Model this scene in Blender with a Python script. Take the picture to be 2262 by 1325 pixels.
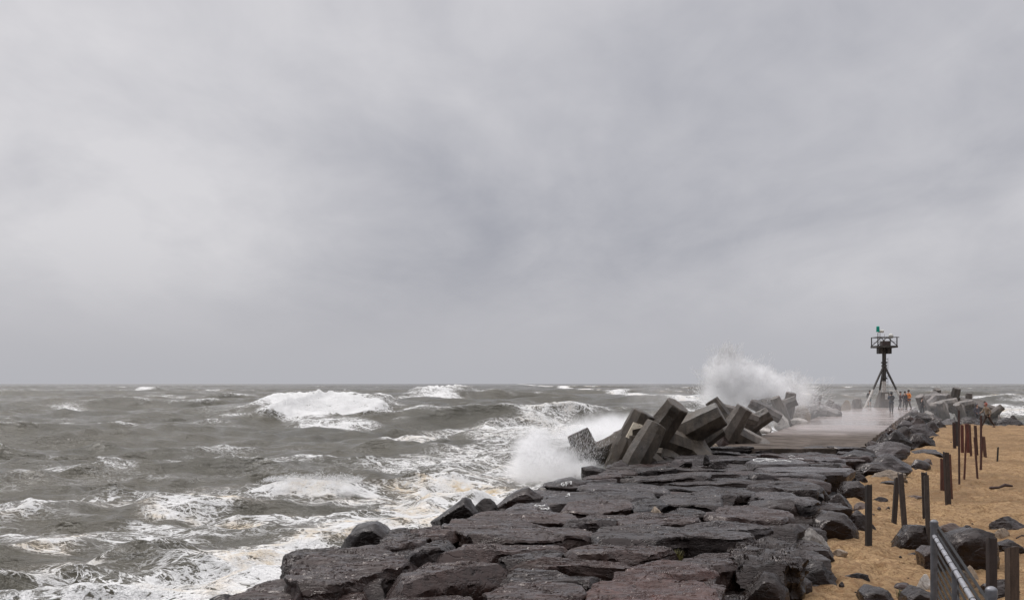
import bpy, bmesh, math, random
import numpy as np
from mathutils import Vector, Matrix
for _o in list(bpy.data.objects): bpy.data.objects.remove(_o)
SC = bpy.context.scene
COL = SC.collection
R = math.radians
# ---------------------------------------------------------------- camera
H = 4.6            # eye height above the sea
F = 2200.0         # focal length in pixels of the 2262 px wide picture
CX, HY = 1131.0, 846.0
cam = bpy.data.cameras.new('camera'); cam.sensor_width = 36; cam.lens = F/2262*36
cam.shift_y = (HY-662.5)/2262; cam.clip_start = 0.1; cam.clip_end = 20000
camo = bpy.data.objects.new('camera', cam); COL.objects.link(camo)
camo.location = (0, 0, H); camo.rotation_euler = (R(90), 0, 0); SC.camera = camo
SC.view_settings.view_transform = 'Standard'; SC.view_settings.look = 'None'
SC.view_settings.exposure = 0.0; SC.view_settings.gamma = 1.0
SC.cycles.volume_bounces = 14; SC.cycles.volume_step_rate = 1.0; SC.cycles.volume_max_steps = 256
# ---------------------------------------------------------------- node helper
class NT:
    def __init__(s, tree): s.t = tree; s.n = tree.nodes; s.l = tree.links
    def new(s, typ, ins=None, **kw):
        n = s.n.new(typ)
        for k, v in kw.items(): setattr(n, k, v)
        for k, v in (ins or {}).items(): s.put(n.inputs[k], v)
        return n
    def put(s, sock, v):
        if isinstance(v, bpy.types.NodeSocket): s.l.new(v, sock)
        elif isinstance(v, bpy.types.Node): s.l.new(v.outputs[0], sock)
        else: sock.default_value = v
    def math(s, op, a, b=None, c=None, clamp=False):
        n = s.n.new('ShaderNodeMath'); n.operation = op; n.use_clamp = clamp
        s.put(n.inputs[0], a)
        if b is not None: s.put(n.inputs[1], b)
        if c is not None: s.put(n.inputs[2], c)
        return n.outputs[0]
    def noise(s, vec, scale, detail=4, rough=.55, dist=0.0, color=False, dim='3D'):
        n = s.n.new('ShaderNodeTexNoise'); n.noise_dimensions = dim
        if vec is not None: s.put(n.inputs['Vector'], vec)
        n.inputs['Scale'].default_value = scale; n.inputs['Detail'].default_value = detail
        n.inputs['Roughness'].default_value = rough; n.inputs['Distortion'].default_value = dist
        return n.outputs['Color' if color else 'Fac']
    def mapr(s, v, a, b, c=0.0, d=1.0, smooth=False):
        n = s.n.new('ShaderNodeMapRange'); n.clamp = True
        if smooth: n.interpolation_type = 'SMOOTHSTEP'
        for i, q in enumerate((v, a, b, c, d)): s.put(n.inputs[i], q)
        return n.outputs[0]
    def mix(s, fac, a, b, blend='MIX'):
        n = s.n.new('ShaderNodeMix'); n.data_type = 'RGBA'; n.blend_type = blend
        s.put(n.inputs[0], fac); s.put(n.inputs[6], a); s.put(n.inputs[7], b)
        return n.outputs[2]
    def mapping(s, vec, scale=(1,1,1), loc=(0,0,0), rot=(0,0,0)):
        n = s.n.new('ShaderNodeMapping'); s.put(n.inputs['Vector'], vec)
        n.inputs['Scale'].default_value = scale; n.inputs['Location'].default_value = loc
        n.inputs['Rotation'].default_value = rot
        return n.outputs[0]
    def bump(s, height, strength, dist, normal=None):
        n = s.n.new('ShaderNodeBump'); s.put(n.inputs['Strength'], strength)
        n.inputs['Distance'].default_value = dist; s.put(n.inputs['Height'], height)
        if normal is not None: s.put(n.inputs['Normal'], normal)
        return n.outputs[0]
def newmat(name):
    m = bpy.data.materials.new(name); m.use_nodes = True; t = NT(m.node_tree)
    for n in list(t.n): t.n.remove(n)
    return m, t
def surf(t, col, rough, normal=None, metal=0.0, spec=.5, **kw):
    p = t.n.new('ShaderNodeBsdfPrincipled')
    t.put(p.inputs['Base Color'], col); t.put(p.inputs['Roughness'], rough)
    t.put(p.inputs['Metallic'], metal); t.put(p.inputs['Specular IOR Level'], spec)
    if normal is not None: t.put(p.inputs['Normal'], normal)
    for k, v in kw.items(): t.put(p.inputs[k], v)
    o = t.n.new('ShaderNodeOutputMaterial'); t.l.new(p.outputs[0], o.inputs[0]); return p
# ---------------------------------------------------------------- sky: overcast with soft layered cloud
SUN_EL, SUN_ROT = 52, -40      # veiled sun, ahead of the camera and to the left
w = bpy.data.worlds.new('World'); SC.world = w; w.use_nodes = True
t = NT(w.node_tree)
for n in list(t.n): t.n.remove(n)
sky = t.new('ShaderNodeTexSky', sky_type='NISHITA', sun_disc=False)
sky.sun_elevation = R(SUN_EL); sky.sun_rotation = R(SUN_ROT); sky.dust_density = 3.0
tc = t.new('ShaderNodeTexCoord').outputs['Generated']
sep = t.new('ShaderNodeSeparateXYZ', {0: tc})
zz = sep.outputs['Z']
den = t.math('ADD', t.math('MAXIMUM', zz, 0.0), 0.30)
px_ = t.math('DIVIDE', sep.outputs['X'], den); py_ = t.math('DIVIDE', sep.outputs['Y'], den)
pl = t.new('ShaderNodeCombineXYZ', {0: px_, 1: py_, 2: 0.3}).outputs[0]
n1 = t.noise(t.mapping(pl, (1.0, .55, 1), (3.1, 0.4, 0)), 0.50, 3, .5, .4)
n2 = t.noise(t.mapping(pl, (1.0, .7, 1), (7.7, 2.0, 0), (0, 0, .5)), 2.0, 5, .55, .4)
n3 = t.noise(t.mapping(pl, (.9, .6, 1), (1.7, 9.0, 0)), 6.0, 5, .6, .5)
cl = t.math('ADD', t.math('MULTIPLY', n1, .55), t.math('MULTIPLY', n2, .33))
cl = t.math('ADD', cl, t.math('MULTIPLY', n3, .12))
def patch_at(d, r0, r1, amt):
    v = Vector(d).normalized(); n = t.new('ShaderNodeVectorMath', operation='DOT_PRODUCT'); t.put(n.inputs[0], tc); n.inputs[1].default_value = v
    return t.mapr(n.outputs['Value'], math.cos(R(r1)), math.cos(R(r0)), 0, amt, True)
cl = t.math('ADD', cl, patch_at((-.40, 1, .27), 2, 17, .055)); cl = t.math('ADD', cl, patch_at((.47, 1, .20), 2, 14, .05))
cl = t.math('SUBTRACT', cl, patch_at((.16, 1, .22), 2, 17, .026)); cl = t.math('SUBTRACT', cl, patch_at((-.15, 1, .13), 1, 10, .025))
cl = t.mapr(cl, .37, .62)
near_h = t.mapr(zz, .0, .16, 0, 1, True)          # clouds melt together towards the horizon
cl = t.math('ADD', t.math('MULTIPLY', cl, near_h), t.math('MULTIPLY', t.math('SUBTRACT', 1.0, near_h), .36))
colr = t.mix(cl, (.400, .407, .455, 1), (.728, .717, .742, 1))
lowr = t.mapr(zz, .0, .07, 1, 0, True)
colr = t.mix(t.math('MULTIPLY', lowr, .55), colr, (.488, .498, .535, 1))
zen = t.mapr(zz, .34, .92, 1.0, 3.3, True)        # overcast sky is brightest overhead
behind = t.math('MULTIPLY', t.mapr(sep.outputs['Y'], .25, -.35, 0, .48, True), t.mapr(zz, .95, .35, 0, 1, True))   # added dimming of the unseen sky behind the camera, darkens faces turned to it
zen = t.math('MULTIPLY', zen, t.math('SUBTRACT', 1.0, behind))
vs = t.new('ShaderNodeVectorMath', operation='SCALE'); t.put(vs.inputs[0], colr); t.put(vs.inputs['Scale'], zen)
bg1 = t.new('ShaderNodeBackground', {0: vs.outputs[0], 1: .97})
bg2 = t.new('ShaderNodeBackground', {0: sky.outputs[0], 1: .05})
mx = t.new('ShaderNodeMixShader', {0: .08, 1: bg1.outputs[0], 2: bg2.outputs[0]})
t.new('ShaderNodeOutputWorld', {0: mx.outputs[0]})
sl = bpy.data.lights.new('sun', 'SUN'); sl.energy = 1.3; sl.angle = R(22); sl.color = (1, .965, .92)
so = bpy.data.objects.new('sun', sl); COL.objects.link(so)
so.rotation_euler = (R(90-SUN_EL), 0, R(180-SUN_ROT))
# direction check: the lamp shines along its local -Z
# ---------------------------------------------------------------- object helpers
def W(px, py, d):
    return np.array([(px-CX)/F*d, d, H-(py-HY)/F*d])
def G(px, py, z):
    d = (H-z)*F/(py-HY); return np.array([(px-CX)/F*d, d, z])
def tag(o, label=None, cat=None, group=None, kind=None):
    if label: o['label'] = label
    if cat: o['category'] = cat
    if group: o['group'] = group
    if kind: o['kind'] = kind
    return o
def link(name, me, mat=None, parent=None):
    o = bpy.data.objects.new(name, me); COL.objects.link(o)
    if mat is not None: me.materials.append(mat)
    if parent is not None: o.parent = parent
    return o
def empty(name, loc, rz=0):
    o = bpy.data.objects.new(name, None); COL.objects.link(o); o.location = loc; o.rotation_euler = (0, 0, rz)
    o.empty_display_size = .2; return o
def mesh_np(name, V, Q, smooth=True, tris=None):
    """quads (n,4) and optional tris (m,3)"""
    me = bpy.data.meshes.new(name)
    V = np.asarray(V, dtype=np.float32)
    me.vertices.add(len(V)); me.vertices.foreach_set('co', V.ravel())
    parts = []; tot = []
    if Q is not None and len(Q): Q = np.asarray(Q, dtype=np.int32); parts.append(Q.ravel()); tot.append(np.full(len(Q), 4, np.int32))
    if tris is not None and len(tris): T = np.asarray(tris, dtype=np.int32); parts.append(T.ravel()); tot.append(np.full(len(T), 3, np.int32))
    li = np.concatenate(parts); tt = np.concatenate(tot); st = np.concatenate([[0], np.cumsum(tt)[:-1]]).astype(np.int32)
    me.loops.add(len(li)); me.loops.foreach_set('vertex_index', li)
    me.polygons.add(len(tt)); me.polygons.foreach_set('loop_start', st); me.polygons.foreach_set('loop_total', tt)
    me.polygons.foreach_set('use_smooth', np.full(len(tt), smooth, bool))
    me.update(calc_edges=True); return me
def fattr(me, name, vals):
    a = me.attributes.new(name, 'FLOAT', 'POINT'); a.data.foreach_set('value', np.asarray(vals, np.float32))
# numpy perlin
_rs = np.random.RandomState(7)
_P = _rs.permutation(256); _P = np.concatenate([_P, _P, _P])
_Gd = _rs.normal(size=(256, 3)); _Gd /= np.linalg.norm(_Gd, axis=1)[:, None]
def perlin(x, y, z=0.0, seed=0):
    x = np.asarray(x, float) + seed*17.31; y = np.asarray(y, float) + seed*9.17; z = np.zeros_like(x)+z+seed*3.7
    xi = np.floor(x).astype(int); yi = np.floor(y).astype(int); zi = np.floor(z).astype(int)
    xf, yf, zf = x-xi, y-yi, z-zi; xi &= 255; yi &= 255; zi &= 255
    u, v, q = [a*a*a*(a*(a*6-15)+10) for a in (xf, yf, zf)]
    def g(dx, dy, dz):
        h = _P[_P[_P[(xi+dx) & 255]+((yi+dy) & 255)]+((zi+dz) & 255)]
        gr = _Gd[h]; return gr[..., 0]*(xf-dx)+gr[..., 1]*(yf-dy)+gr[..., 2]*(zf-dz)
    l = lambda a, b, k: a+k*(b-a)
    return l(l(l(g(0,0,0), g(1,0,0), u), l(g(0,1,0), g(1,1,0), u), v),
             l(l(g(0,0,1), g(1,0,1), u), l(g(0,1,1), g(1,1,1), u), v), q)*1.6
def perlin2(x, y, seed=0):
    """flat noise, single precision, for the large grids"""
    x = np.asarray(x, np.float32)+np.float32(seed*17.31+.37); y = np.asarray(y, np.float32)+np.float32(seed*9.17+.61)
    xf = np.floor(x); yf = np.floor(y); xi = xf.astype(np.int32) & 255; yi = yf.astype(np.int32) & 255; xf = x-xf; yf = y-yf
    u = xf*xf*(3-2*xf); v = yf*yf*(3-2*yf); P0 = _P32[xi]; P1 = _P32[xi+1]
    def g(h, dx, dy): return _G2[0][h]*(xf-dx)+_G2[1][h]*(yf-dy)
    a = g(_P32[P0+yi], 0, 0); b = g(_P32[P1+yi], 1, 0); c = g(_P32[P0+yi+1], 0, 1); d = g(_P32[P1+yi+1], 1, 1)
    return (a+u*(b-a)+v*((c+u*(d-c))-(a+u*(b-a))))*1.5
_P32 = _P.astype(np.int32); _an = np.linspace(0, 2*np.pi, 256, endpoint=False); _G2 = (np.cos(_an).astype(np.float32), np.sin(_an).astype(np.float32))
def fbm2(x, y, o=4, seed=0, lac=2.03, gain=.5):
    r = 0; a = np.float32(1)
    for i in range(o): r = r+a*perlin2(x, y, seed+i*5); x = x*np.float32(lac); y = y*np.float32(lac); a *= np.float32(gain)
    return r
def fbm(x, y, z=0.0, o=4, seed=0, lac=2.03, gain=.5):
    r = 0; a = 1
    for i in range(o): r = r+a*perlin(x, y, z, seed+i*5); x = x*lac; y = y*lac; z = z*lac; a *= gain
    return r
def sstep(a, b, v):
    q = np.clip((v-a)/(b-a), 0, 1); return q*q*(3-2*q)
class MB:
    """collects boxes, bars and tubes into one mesh"""
    def __init__(s): s.bm = bmesh.new()
    def box(s, c, size, rz=0, M=None):
        m = (M or Matrix.Identity(4)) @ Matrix.Translation(c) @ Matrix.Rotation(rz, 4, 'Z') @ Matrix.Diagonal((*size, 1))
        bmesh.ops.create_cube(s.bm, size=1, matrix=m)
    def tube(s, a, b, r, r2=None, n=10, caps=True):
        a = Vector(a); b = Vector(b); d = b-a; L = d.length
        if L < 1e-6: return
        m = Matrix.Translation((a+b)/2) @ d.to_track_quat('Z', 'Y').to_matrix().to_4x4()
        bmesh.ops.create_cone(s.bm, cap_ends=caps, segments=n, radius1=r, radius2=r if r2 is None else r2, depth=L, matrix=m)
    def sph(s, c, r, sc=(1,1,1), n=12):
        bmesh.ops.create_uvsphere(s.bm, u_segments=n, v_segments=max(6, n//2+1), radius=r, matrix=Matrix.Translation(c) @ Matrix.Diagonal((*sc, 1)))
    def path(s, pts, r, n=6):
        for i in range(len(pts)-1): s.tube(pts[i], pts[i+1], r, n=n)
    def build(s, name, mat, parent=None, smooth=30, bevel=0):
        if bevel:
            bmesh.ops.bevel(s.bm, geom=list(s.bm.edges), offset=bevel, segments=2, affect='EDGES', clamp_overlap=True)
        me = bpy.data.meshes.new(name); s.bm.to_mesh(me); s.bm.free()
        if smooth:
            me.polygons.foreach_set('use_smooth', np.ones(len(me.polygons), bool)); me.set_sharp_from_angle(angle=R(smooth))
        return link(name, me, mat, parent)
# ---------------------------------------------------------------- materials
def mat_rock():
    m, t = newmat('wet dark armour stone')
    oi = t.new('ShaderNodeObjectInfo'); tc = t.new('ShaderNodeTexCoord').outputs['Object']
    big = t.noise(tc, 1.3, 4, .6); mid = t.noise(tc, 6, 6, .65, .4)
    grain = t.noise(tc, 42, 4, .7)
    lay = t.noise(t.mapping(tc, (1.0, 3.2, 4.5)), 3.0, 7, .7, 1.0)
    v = t.math('ADD', t.math('MULTIPLY', big, .9), t.math('MULTIPLY', mid, .9))
    v = t.math('ADD', v, t.math('MULTIPLY', grain, .55))
    v = t.mapr(v, .80, 1.55, .28, 1.35)
    base = t.new('ShaderNodeVectorMath', operation='SCALE'); t.put(base.inputs[0], oi.outputs['Color']); t.put(base.inputs['Scale'], v)
    rust = t.mapr(t.noise(tc, 2.3, 4, .6), .56, .72, 0, .45)
    c = t.mix(rust, base.outputs[0], t.mix(1.0, base.outputs[0], (1.45, 1.0, .85, 1), 'MULTIPLY'))
    dk = t.mapr(lay, .34, .47, .28, 1)
    c = t.mix(1.0, c, t.new('ShaderNodeCombineXYZ', {0: dk, 1: dk, 2: dk}).outputs[0], 'MULTIPLY')
    fleck = t.mapr(t.noise(tc, 90, 2, .5), .70, .78, 0, .22)
    c = t.mix(fleck, c, (.20, .19, .185, 1))
    wet = t.mapr(t.noise(t.mapping(tc, (.7, 1.6, 1), (4, 2, 1)), 1.7, 5, .6, .5), .38, .54, 0, 1, True); keep = t.math('SUBTRACT', 1.0, t.math('MULTIPLY', wet, .75))
    rough = t.mapr(wet, 0, 1, .44, .13)
    b1 = t.bump(lay, t.math('MULTIPLY', keep, .85), .045)
    crack = t.math('ABSOLUTE', t.math('SUBTRACT', t.noise(t.mapping(tc, (.55, 1.6, 1.6)), 2.6, 5, .6, .7), .5))
    b2 = t.bump(t.mapr(crack, 0, .035), .5, .03, b1)
    b3 = t.bump(mid, t.math('MULTIPLY', keep, .55), .03, b2); b4 = t.bump(grain, t.math('MULTIPLY', keep, .3), .010, b3)
    surf(t, c, rough, b4, spec=.34, **{'Specular Tint': (1, .90, .86, 1)}); return m
def mat_pale_rock():
    m, t = newmat('pale banded stone')
    oi = t.new('ShaderNodeObjectInfo'); tc = t.new('ShaderNodeTexCoord').outputs['Object']
    n = t.noise(tc, 3.2, 6, .7, 1.6); g = t.noise(tc, 30, 4, .7)
    f = t.mapr(t.math('ABSOLUTE', t.math('SUBTRACT', n, .5)), .0, .16)
    c = t.mix(f, oi.outputs['Color'], t.mix(1.0, oi.outputs['Color'], (.28, .25, .24, 1), 'MULTIPLY'))
    c = t.mix(t.mapr(g, .35, .7), c, t.mix(1.0, c, (.6, .58, .56, 1), 'MULTIPLY'))
    surf(t, c, .62, t.bump(g, .5, .02, t.bump(n, .5, .06))); return m
def mat_concrete():
    m, t = newmat('weathered wet concrete')
    oi = t.new('ShaderNodeObjectInfo'); tc = t.new('ShaderNodeTexCoord').outputs['Object']
    gp = t.new('ShaderNodeNewGeometry').outputs['Position']
    n = t.noise(gp, 1.1, 5, .6, .5); g = t.noise(tc, 22, 5, .7)
    st = t.noise(t.mapping(gp, (4, 4, .7)), 1.6, 5, .6)
    v = t.math('ADD', t.math('MULTIPLY', n, .8), t.math('MULTIPLY', st, .6))
    v = t.mapr(v, .52, .92, .35, 1.75)
    b = t.new('ShaderNodeVectorMath', operation='SCALE'); t.put(b.inputs[0], oi.outputs['Color']); t.put(b.inputs['Scale'], v)
    c = t.mix(t.mapr(g, .5, .75, 0, .5), b.outputs[0], t.mix(1.0, b.outputs[0], (1.5, 1.45, 1.35, 1), 'MULTIPLY'))
    zc = t.new('ShaderNodeSeparateXYZ', {0: gp}).outputs['Z']; tide = t.mapr(t.math('ADD', zc, t.math('MULTIPLY', n, 1.1)), 2.35, 2.95, .8, 0, True)
    c = t.mix(tide, c, (.022, .021, .014, 1))
    run = t.mapr(t.noise(t.mapping(gp, (7, 7, .5), (3, 1, 0)), 1.3, 4, .6), .56, .66, 0, .55); c = t.mix(run, c, (.05, .034, .022, 1))
    sc = t.mapr(t.noise(tc, 3.5, 6, .7, 1.0), .60, .68, 0, .45); c = t.mix(sc, c, (.21, .19, .16, 1))
    surf(t, c, t.mapr(n, .3, .7, .38, .75), t.bump(g, .6, .02, t.bump(t.noise(tc, 5, 5, .65), .5, .06))); return m
def mat_aggregate():
    m, t = newmat('broken concrete with stone specks')
    tc = t.new('ShaderNodeTexCoord').outputs['Object']
    vo = t.new('ShaderNodeTexVoronoi', {'Vector': tc, 'Scale': 13.0})
    g = t.noise(tc, 9, 5, .7)
    c = t.mix(t.mapr(vo.outputs['Distance'], .12, .32), (.13, .10, .08, 1), (.62, .54, .42, 1))
    c = t.mix(t.mapr(g, .48, .62, 0, .8), (.66, .59, .47, 1), c)
    surf(t, c, .85, t.bump(vo.outputs['Distance'], .6, .03)); return m
def mat_walk():
    m, t = newmat('wet sandy concrete walkway')
    gp = t.new('ShaderNodeNewGeometry').outputs['Position']
    r = t.mapping(gp, (1, 1, 1), (0, 0, 0), (0, 0, R(23)))
    bands = t.noise(t.mapping(r, (.16, .55, 1)), .9, 5, .62, .8)
    fine = t.noise(t.mapping(r, (.5, 1.6, 1)), 2.2, 6, .7, .5)
    yy = t.new('ShaderNodeSeparateXYZ', {0: gp}).outputs['Y']; dry = t.mapr(t.math('ADD', yy, t.math('MULTIPLY', bands, 14)), 50, 61, 1, 0, True); g = t.noise(gp, 18, 4, .75)
    c = t.mix(t.mapr(bands, .35, .65), (.20, .155, .13, 1), (.31, .255, .235, 1))
    c = t.mix(t.math('MULTIPLY', dry, .85), c, (.112, .090, .072, 1))
    c = t.mix(t.math('MULTIPLY', t.mapr(fine, .43, .54, 0, .95), t.math('MULTIPLY_ADD', dry, .8, .2)), c, (.052, .041, .032, 1))
    c = t.mix(t.mapr(g, .58, .72, 0, .7), c, (.045, .035, .03, 1))
    wet = t.mapr(t.math('ADD', t.math('MULTIPLY', bands, .7), t.math('MULTIPLY', fine, .3)), .40, .56)
    rough = t.math('ADD', t.mapr(wet, 0, 1, .06, .30), t.math('MULTIPLY', dry, .5))
    surf(t, c, rough, t.bump(g, t.math('MULTIPLY_ADD', dry, .6, .3), .012, t.bump(fine, .35, .02)), spec=t.math('MULTIPLY_ADD', dry, -.42, .5)); return m
def mat_sand():
    m, t = newmat('damp trodden sand')
    gp = t.new('ShaderNodeNewGeometry').outputs['Position']
    a = t.noise(gp, .30, 5, .65, .8); b = t.noise(gp, 2.6, 5, .65, .4); g = t.noise(gp, 60, 3, .7)
    pit = t.noise(t.mapping(gp, (1, 1, 1), (5, 3, 0), (0, 0, .4)), 7.5, 5, .65, 1.2)
    c = t.mix(t.mapr(a, .40, .60), (.215, .135, .064, 1), (.375, .242, .120, 1))
    c = t.mix(t.mapr(pit, .47, .57, 0, .85), c, (.20, .11, .048, 1))
    c = t.mix(t.mapr(g, .52, .72, 0, .6), c, (.13, .075, .038, 1))
    n = t.bump(g, .3, .01, t.bump(pit, 1.0, .09, t.bump(b, .8, .14)))
    surf(t, c, .88, n, spec=.3); return m
def mat_bed():
    m, t = newmat('dark rubble under the armour stone')
    gp = t.new('ShaderNodeNewGeometry').outputs['Position']
    g = t.noise(gp, 2.5, 6, .7)
    surf(t, t.mix(g, (.016, .014, .013, 1), (.04, .035, .032, 1)), .7, t.bump(g, 1, .2)); return m
def mat_rust():
    m, t = newmat('rusted steel')
    tc = t.new('ShaderNodeTexCoord').outputs['Object']; oi = t.new('ShaderNodeObjectInfo')
    n = t.noise(t.mapping(tc, (6, 6, 1.6)), 2.4, 6, .7, .4); g = t.noise(tc, 60, 4, .7)
    v = t.mapr(t.math('ADD', n, t.math('MULTIPLY', g, .4)), .45, .95, .5, 1.9)
    b = t.new('ShaderNodeVectorMath', operation='SCALE'); t.put(b.inputs[0], oi.outputs['Color']); t.put(b.inputs['Scale'], v)
    surf(t, b.outputs[0], .8, t.bump(g, .5, .006)); return m
def mat_plain(name, col, rough=.6, metal=0.0, var=.3, scale=8, emit=None):
    m, t = newmat(name); tc = t.new('ShaderNodeTexCoord').outputs['Object']
    n = t.noise(tc, scale, 5, .65); v = t.mapr(n, .3, .7, 1-var, 1+var)
    b = t.new('ShaderNodeVectorMath', operation='SCALE'); t.put(b.inputs[0], (*col, 1)[:3]); t.put(b.inputs['Scale'], v)
    surf(t, b.outputs[0], rough, t.bump(n, .15, .01), metal=metal); return m
def mat_water():
    m, t = newmat('storm sea water and foam')
    gp = t.new('ShaderNodeNewGeometry').outputs['Position']
    def at(n): return t.new('ShaderNodeAttribute', attribute_name=n).outputs['Fac']
    foam, warm = at('foam'), at('warm')
    pw = t.mapping(gp, (.55, 1.0, 1), (0, 0, 0), (0, 0, -.25))
    # lace of foam: ridged noise at three sizes, warped
    def ridge(vec, sc, d, dist): return t.math('ABSOLUTE', t.math('SUBTRACT', t.noise(vec, sc, d, .6, dist), .5))
    r1 = ridge(pw, .60, 5, 1.3); r2 = ridge(pw, 1.9, 5, 1.4); r3 = ridge(pw, 6.0, 3, 1.0)
    blot = t.noise(pw, .9, 6, .68, .6)
    fe = t.math('MULTIPLY', foam, t.mapr(blot, .34, .66, .40, 1.25)); th = t.math('MULTIPLY', t.math('POWER', fe, 1.6), .125)
    def line(r, k, w): return t.mapr(t.math('SUBTRACT', r, t.math('MULTIPLY', th, k)), w, -w*.6, 0, 1, True)
    m1, m2, m3 = line(r1, 1.1, .016), line(r2, 1.0, .022), line(r3, .85, .035)
    mask = t.math('MAXIMUM', t.math('MAXIMUM', m1, m2), t.math('MULTIPLY', m3, t.mapr(fe, .2, .6, .25, 1)))
    lace = t.math('SUBTRACT', 1.0, t.math('ADD', r2, r3))
    mask = t.math('MULTIPLY', mask, t.mapr(foam, .05, .30))
    rip = t.noise(t.mapping(gp, (.7, 1.2, 1)), 3.4, 6, .7, .3); rip2 = t.noise(t.mapping(gp, (.8, 1.1, 1)), 1.1, 5, .65, .4)
    rip3 = t.noise(t.mapping(gp, (.5, 1.0, 1)), .33, 5, .68, .4)
    nb = t.bump(rip, .9, .13, t.bump(rip2, .9, .34, t.bump(rip3, .8, .9)))
    wc = t.mix(t.mapr(t.noise(gp, .08, 3, .5), .35, .65), (.060, .055, .038, 1), (.086, .077, .055, 1))
    wc = t.mix(t.math('MULTIPLY', warm, .6), wc, (.14, .105, .06, 1))
    p = t.n.new('ShaderNodeBsdfPrincipled'); t.put(p.inputs['Base Color'], wc); p.inputs['Roughness'].default_value = .15
    p.inputs['IOR'].default_value = 1.33; t.put(p.inputs['Normal'], nb)
    fn = t.noise(gp, 2.4, 6, .7, .5)
    tan = t.math('MULTIPLY', warm, t.mapr(fn, .38, .60))
    fc = t.mix(tan, (.74, .735, .72, 1), (.60, .46, .27, 1))
    q = t.n.new('ShaderNodeBsdfPrincipled'); t.put(q.inputs['Base Color'], fc); q.inputs['Roughness'].default_value = .8
    q.inputs['Specular IOR Level'].default_value = .2
    fb = t.noise(gp, .8, 6, .7, .6)
    t.put(q.inputs['Normal'], t.bump(fn, .7, .14, t.bump(lace, .6, .15, t.bump(fb, .9, .55))))
    mx = t.new('ShaderNodeMixShader', {0: mask, 1: p.outputs[0], 2: q.outputs[0]})
    t.new('ShaderNodeOutputMaterial', {0: mx.outputs[0]}); return m
def mat_droplets():
    m, t = newmat('white spray droplets')
    d = t.new('ShaderNodeBsdfDiffuse', {0: (.88, .88, .88, 1)}); tr = t.new('ShaderNodeBsdfTranslucent', {0: (.88, .88, .88, 1)})
    mx = t.new('ShaderNodeMixShader', {0: .5, 1: d.outputs[0], 2: tr.outputs[0]}); t.new('ShaderNodeOutputMaterial', {0: mx.outputs[0]}); return m
M_ROCK, M_PALE, M_CONC, M_AGG = mat_rock(), mat_pale_rock(), mat_concrete(), mat_aggregate()
M_WALK, M_SAND, M_BED, M_RUST, M_WATER, M_DROP = mat_walk(), mat_sand(), mat_bed(), mat_rust(), mat_water(), mat_droplets()
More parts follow.
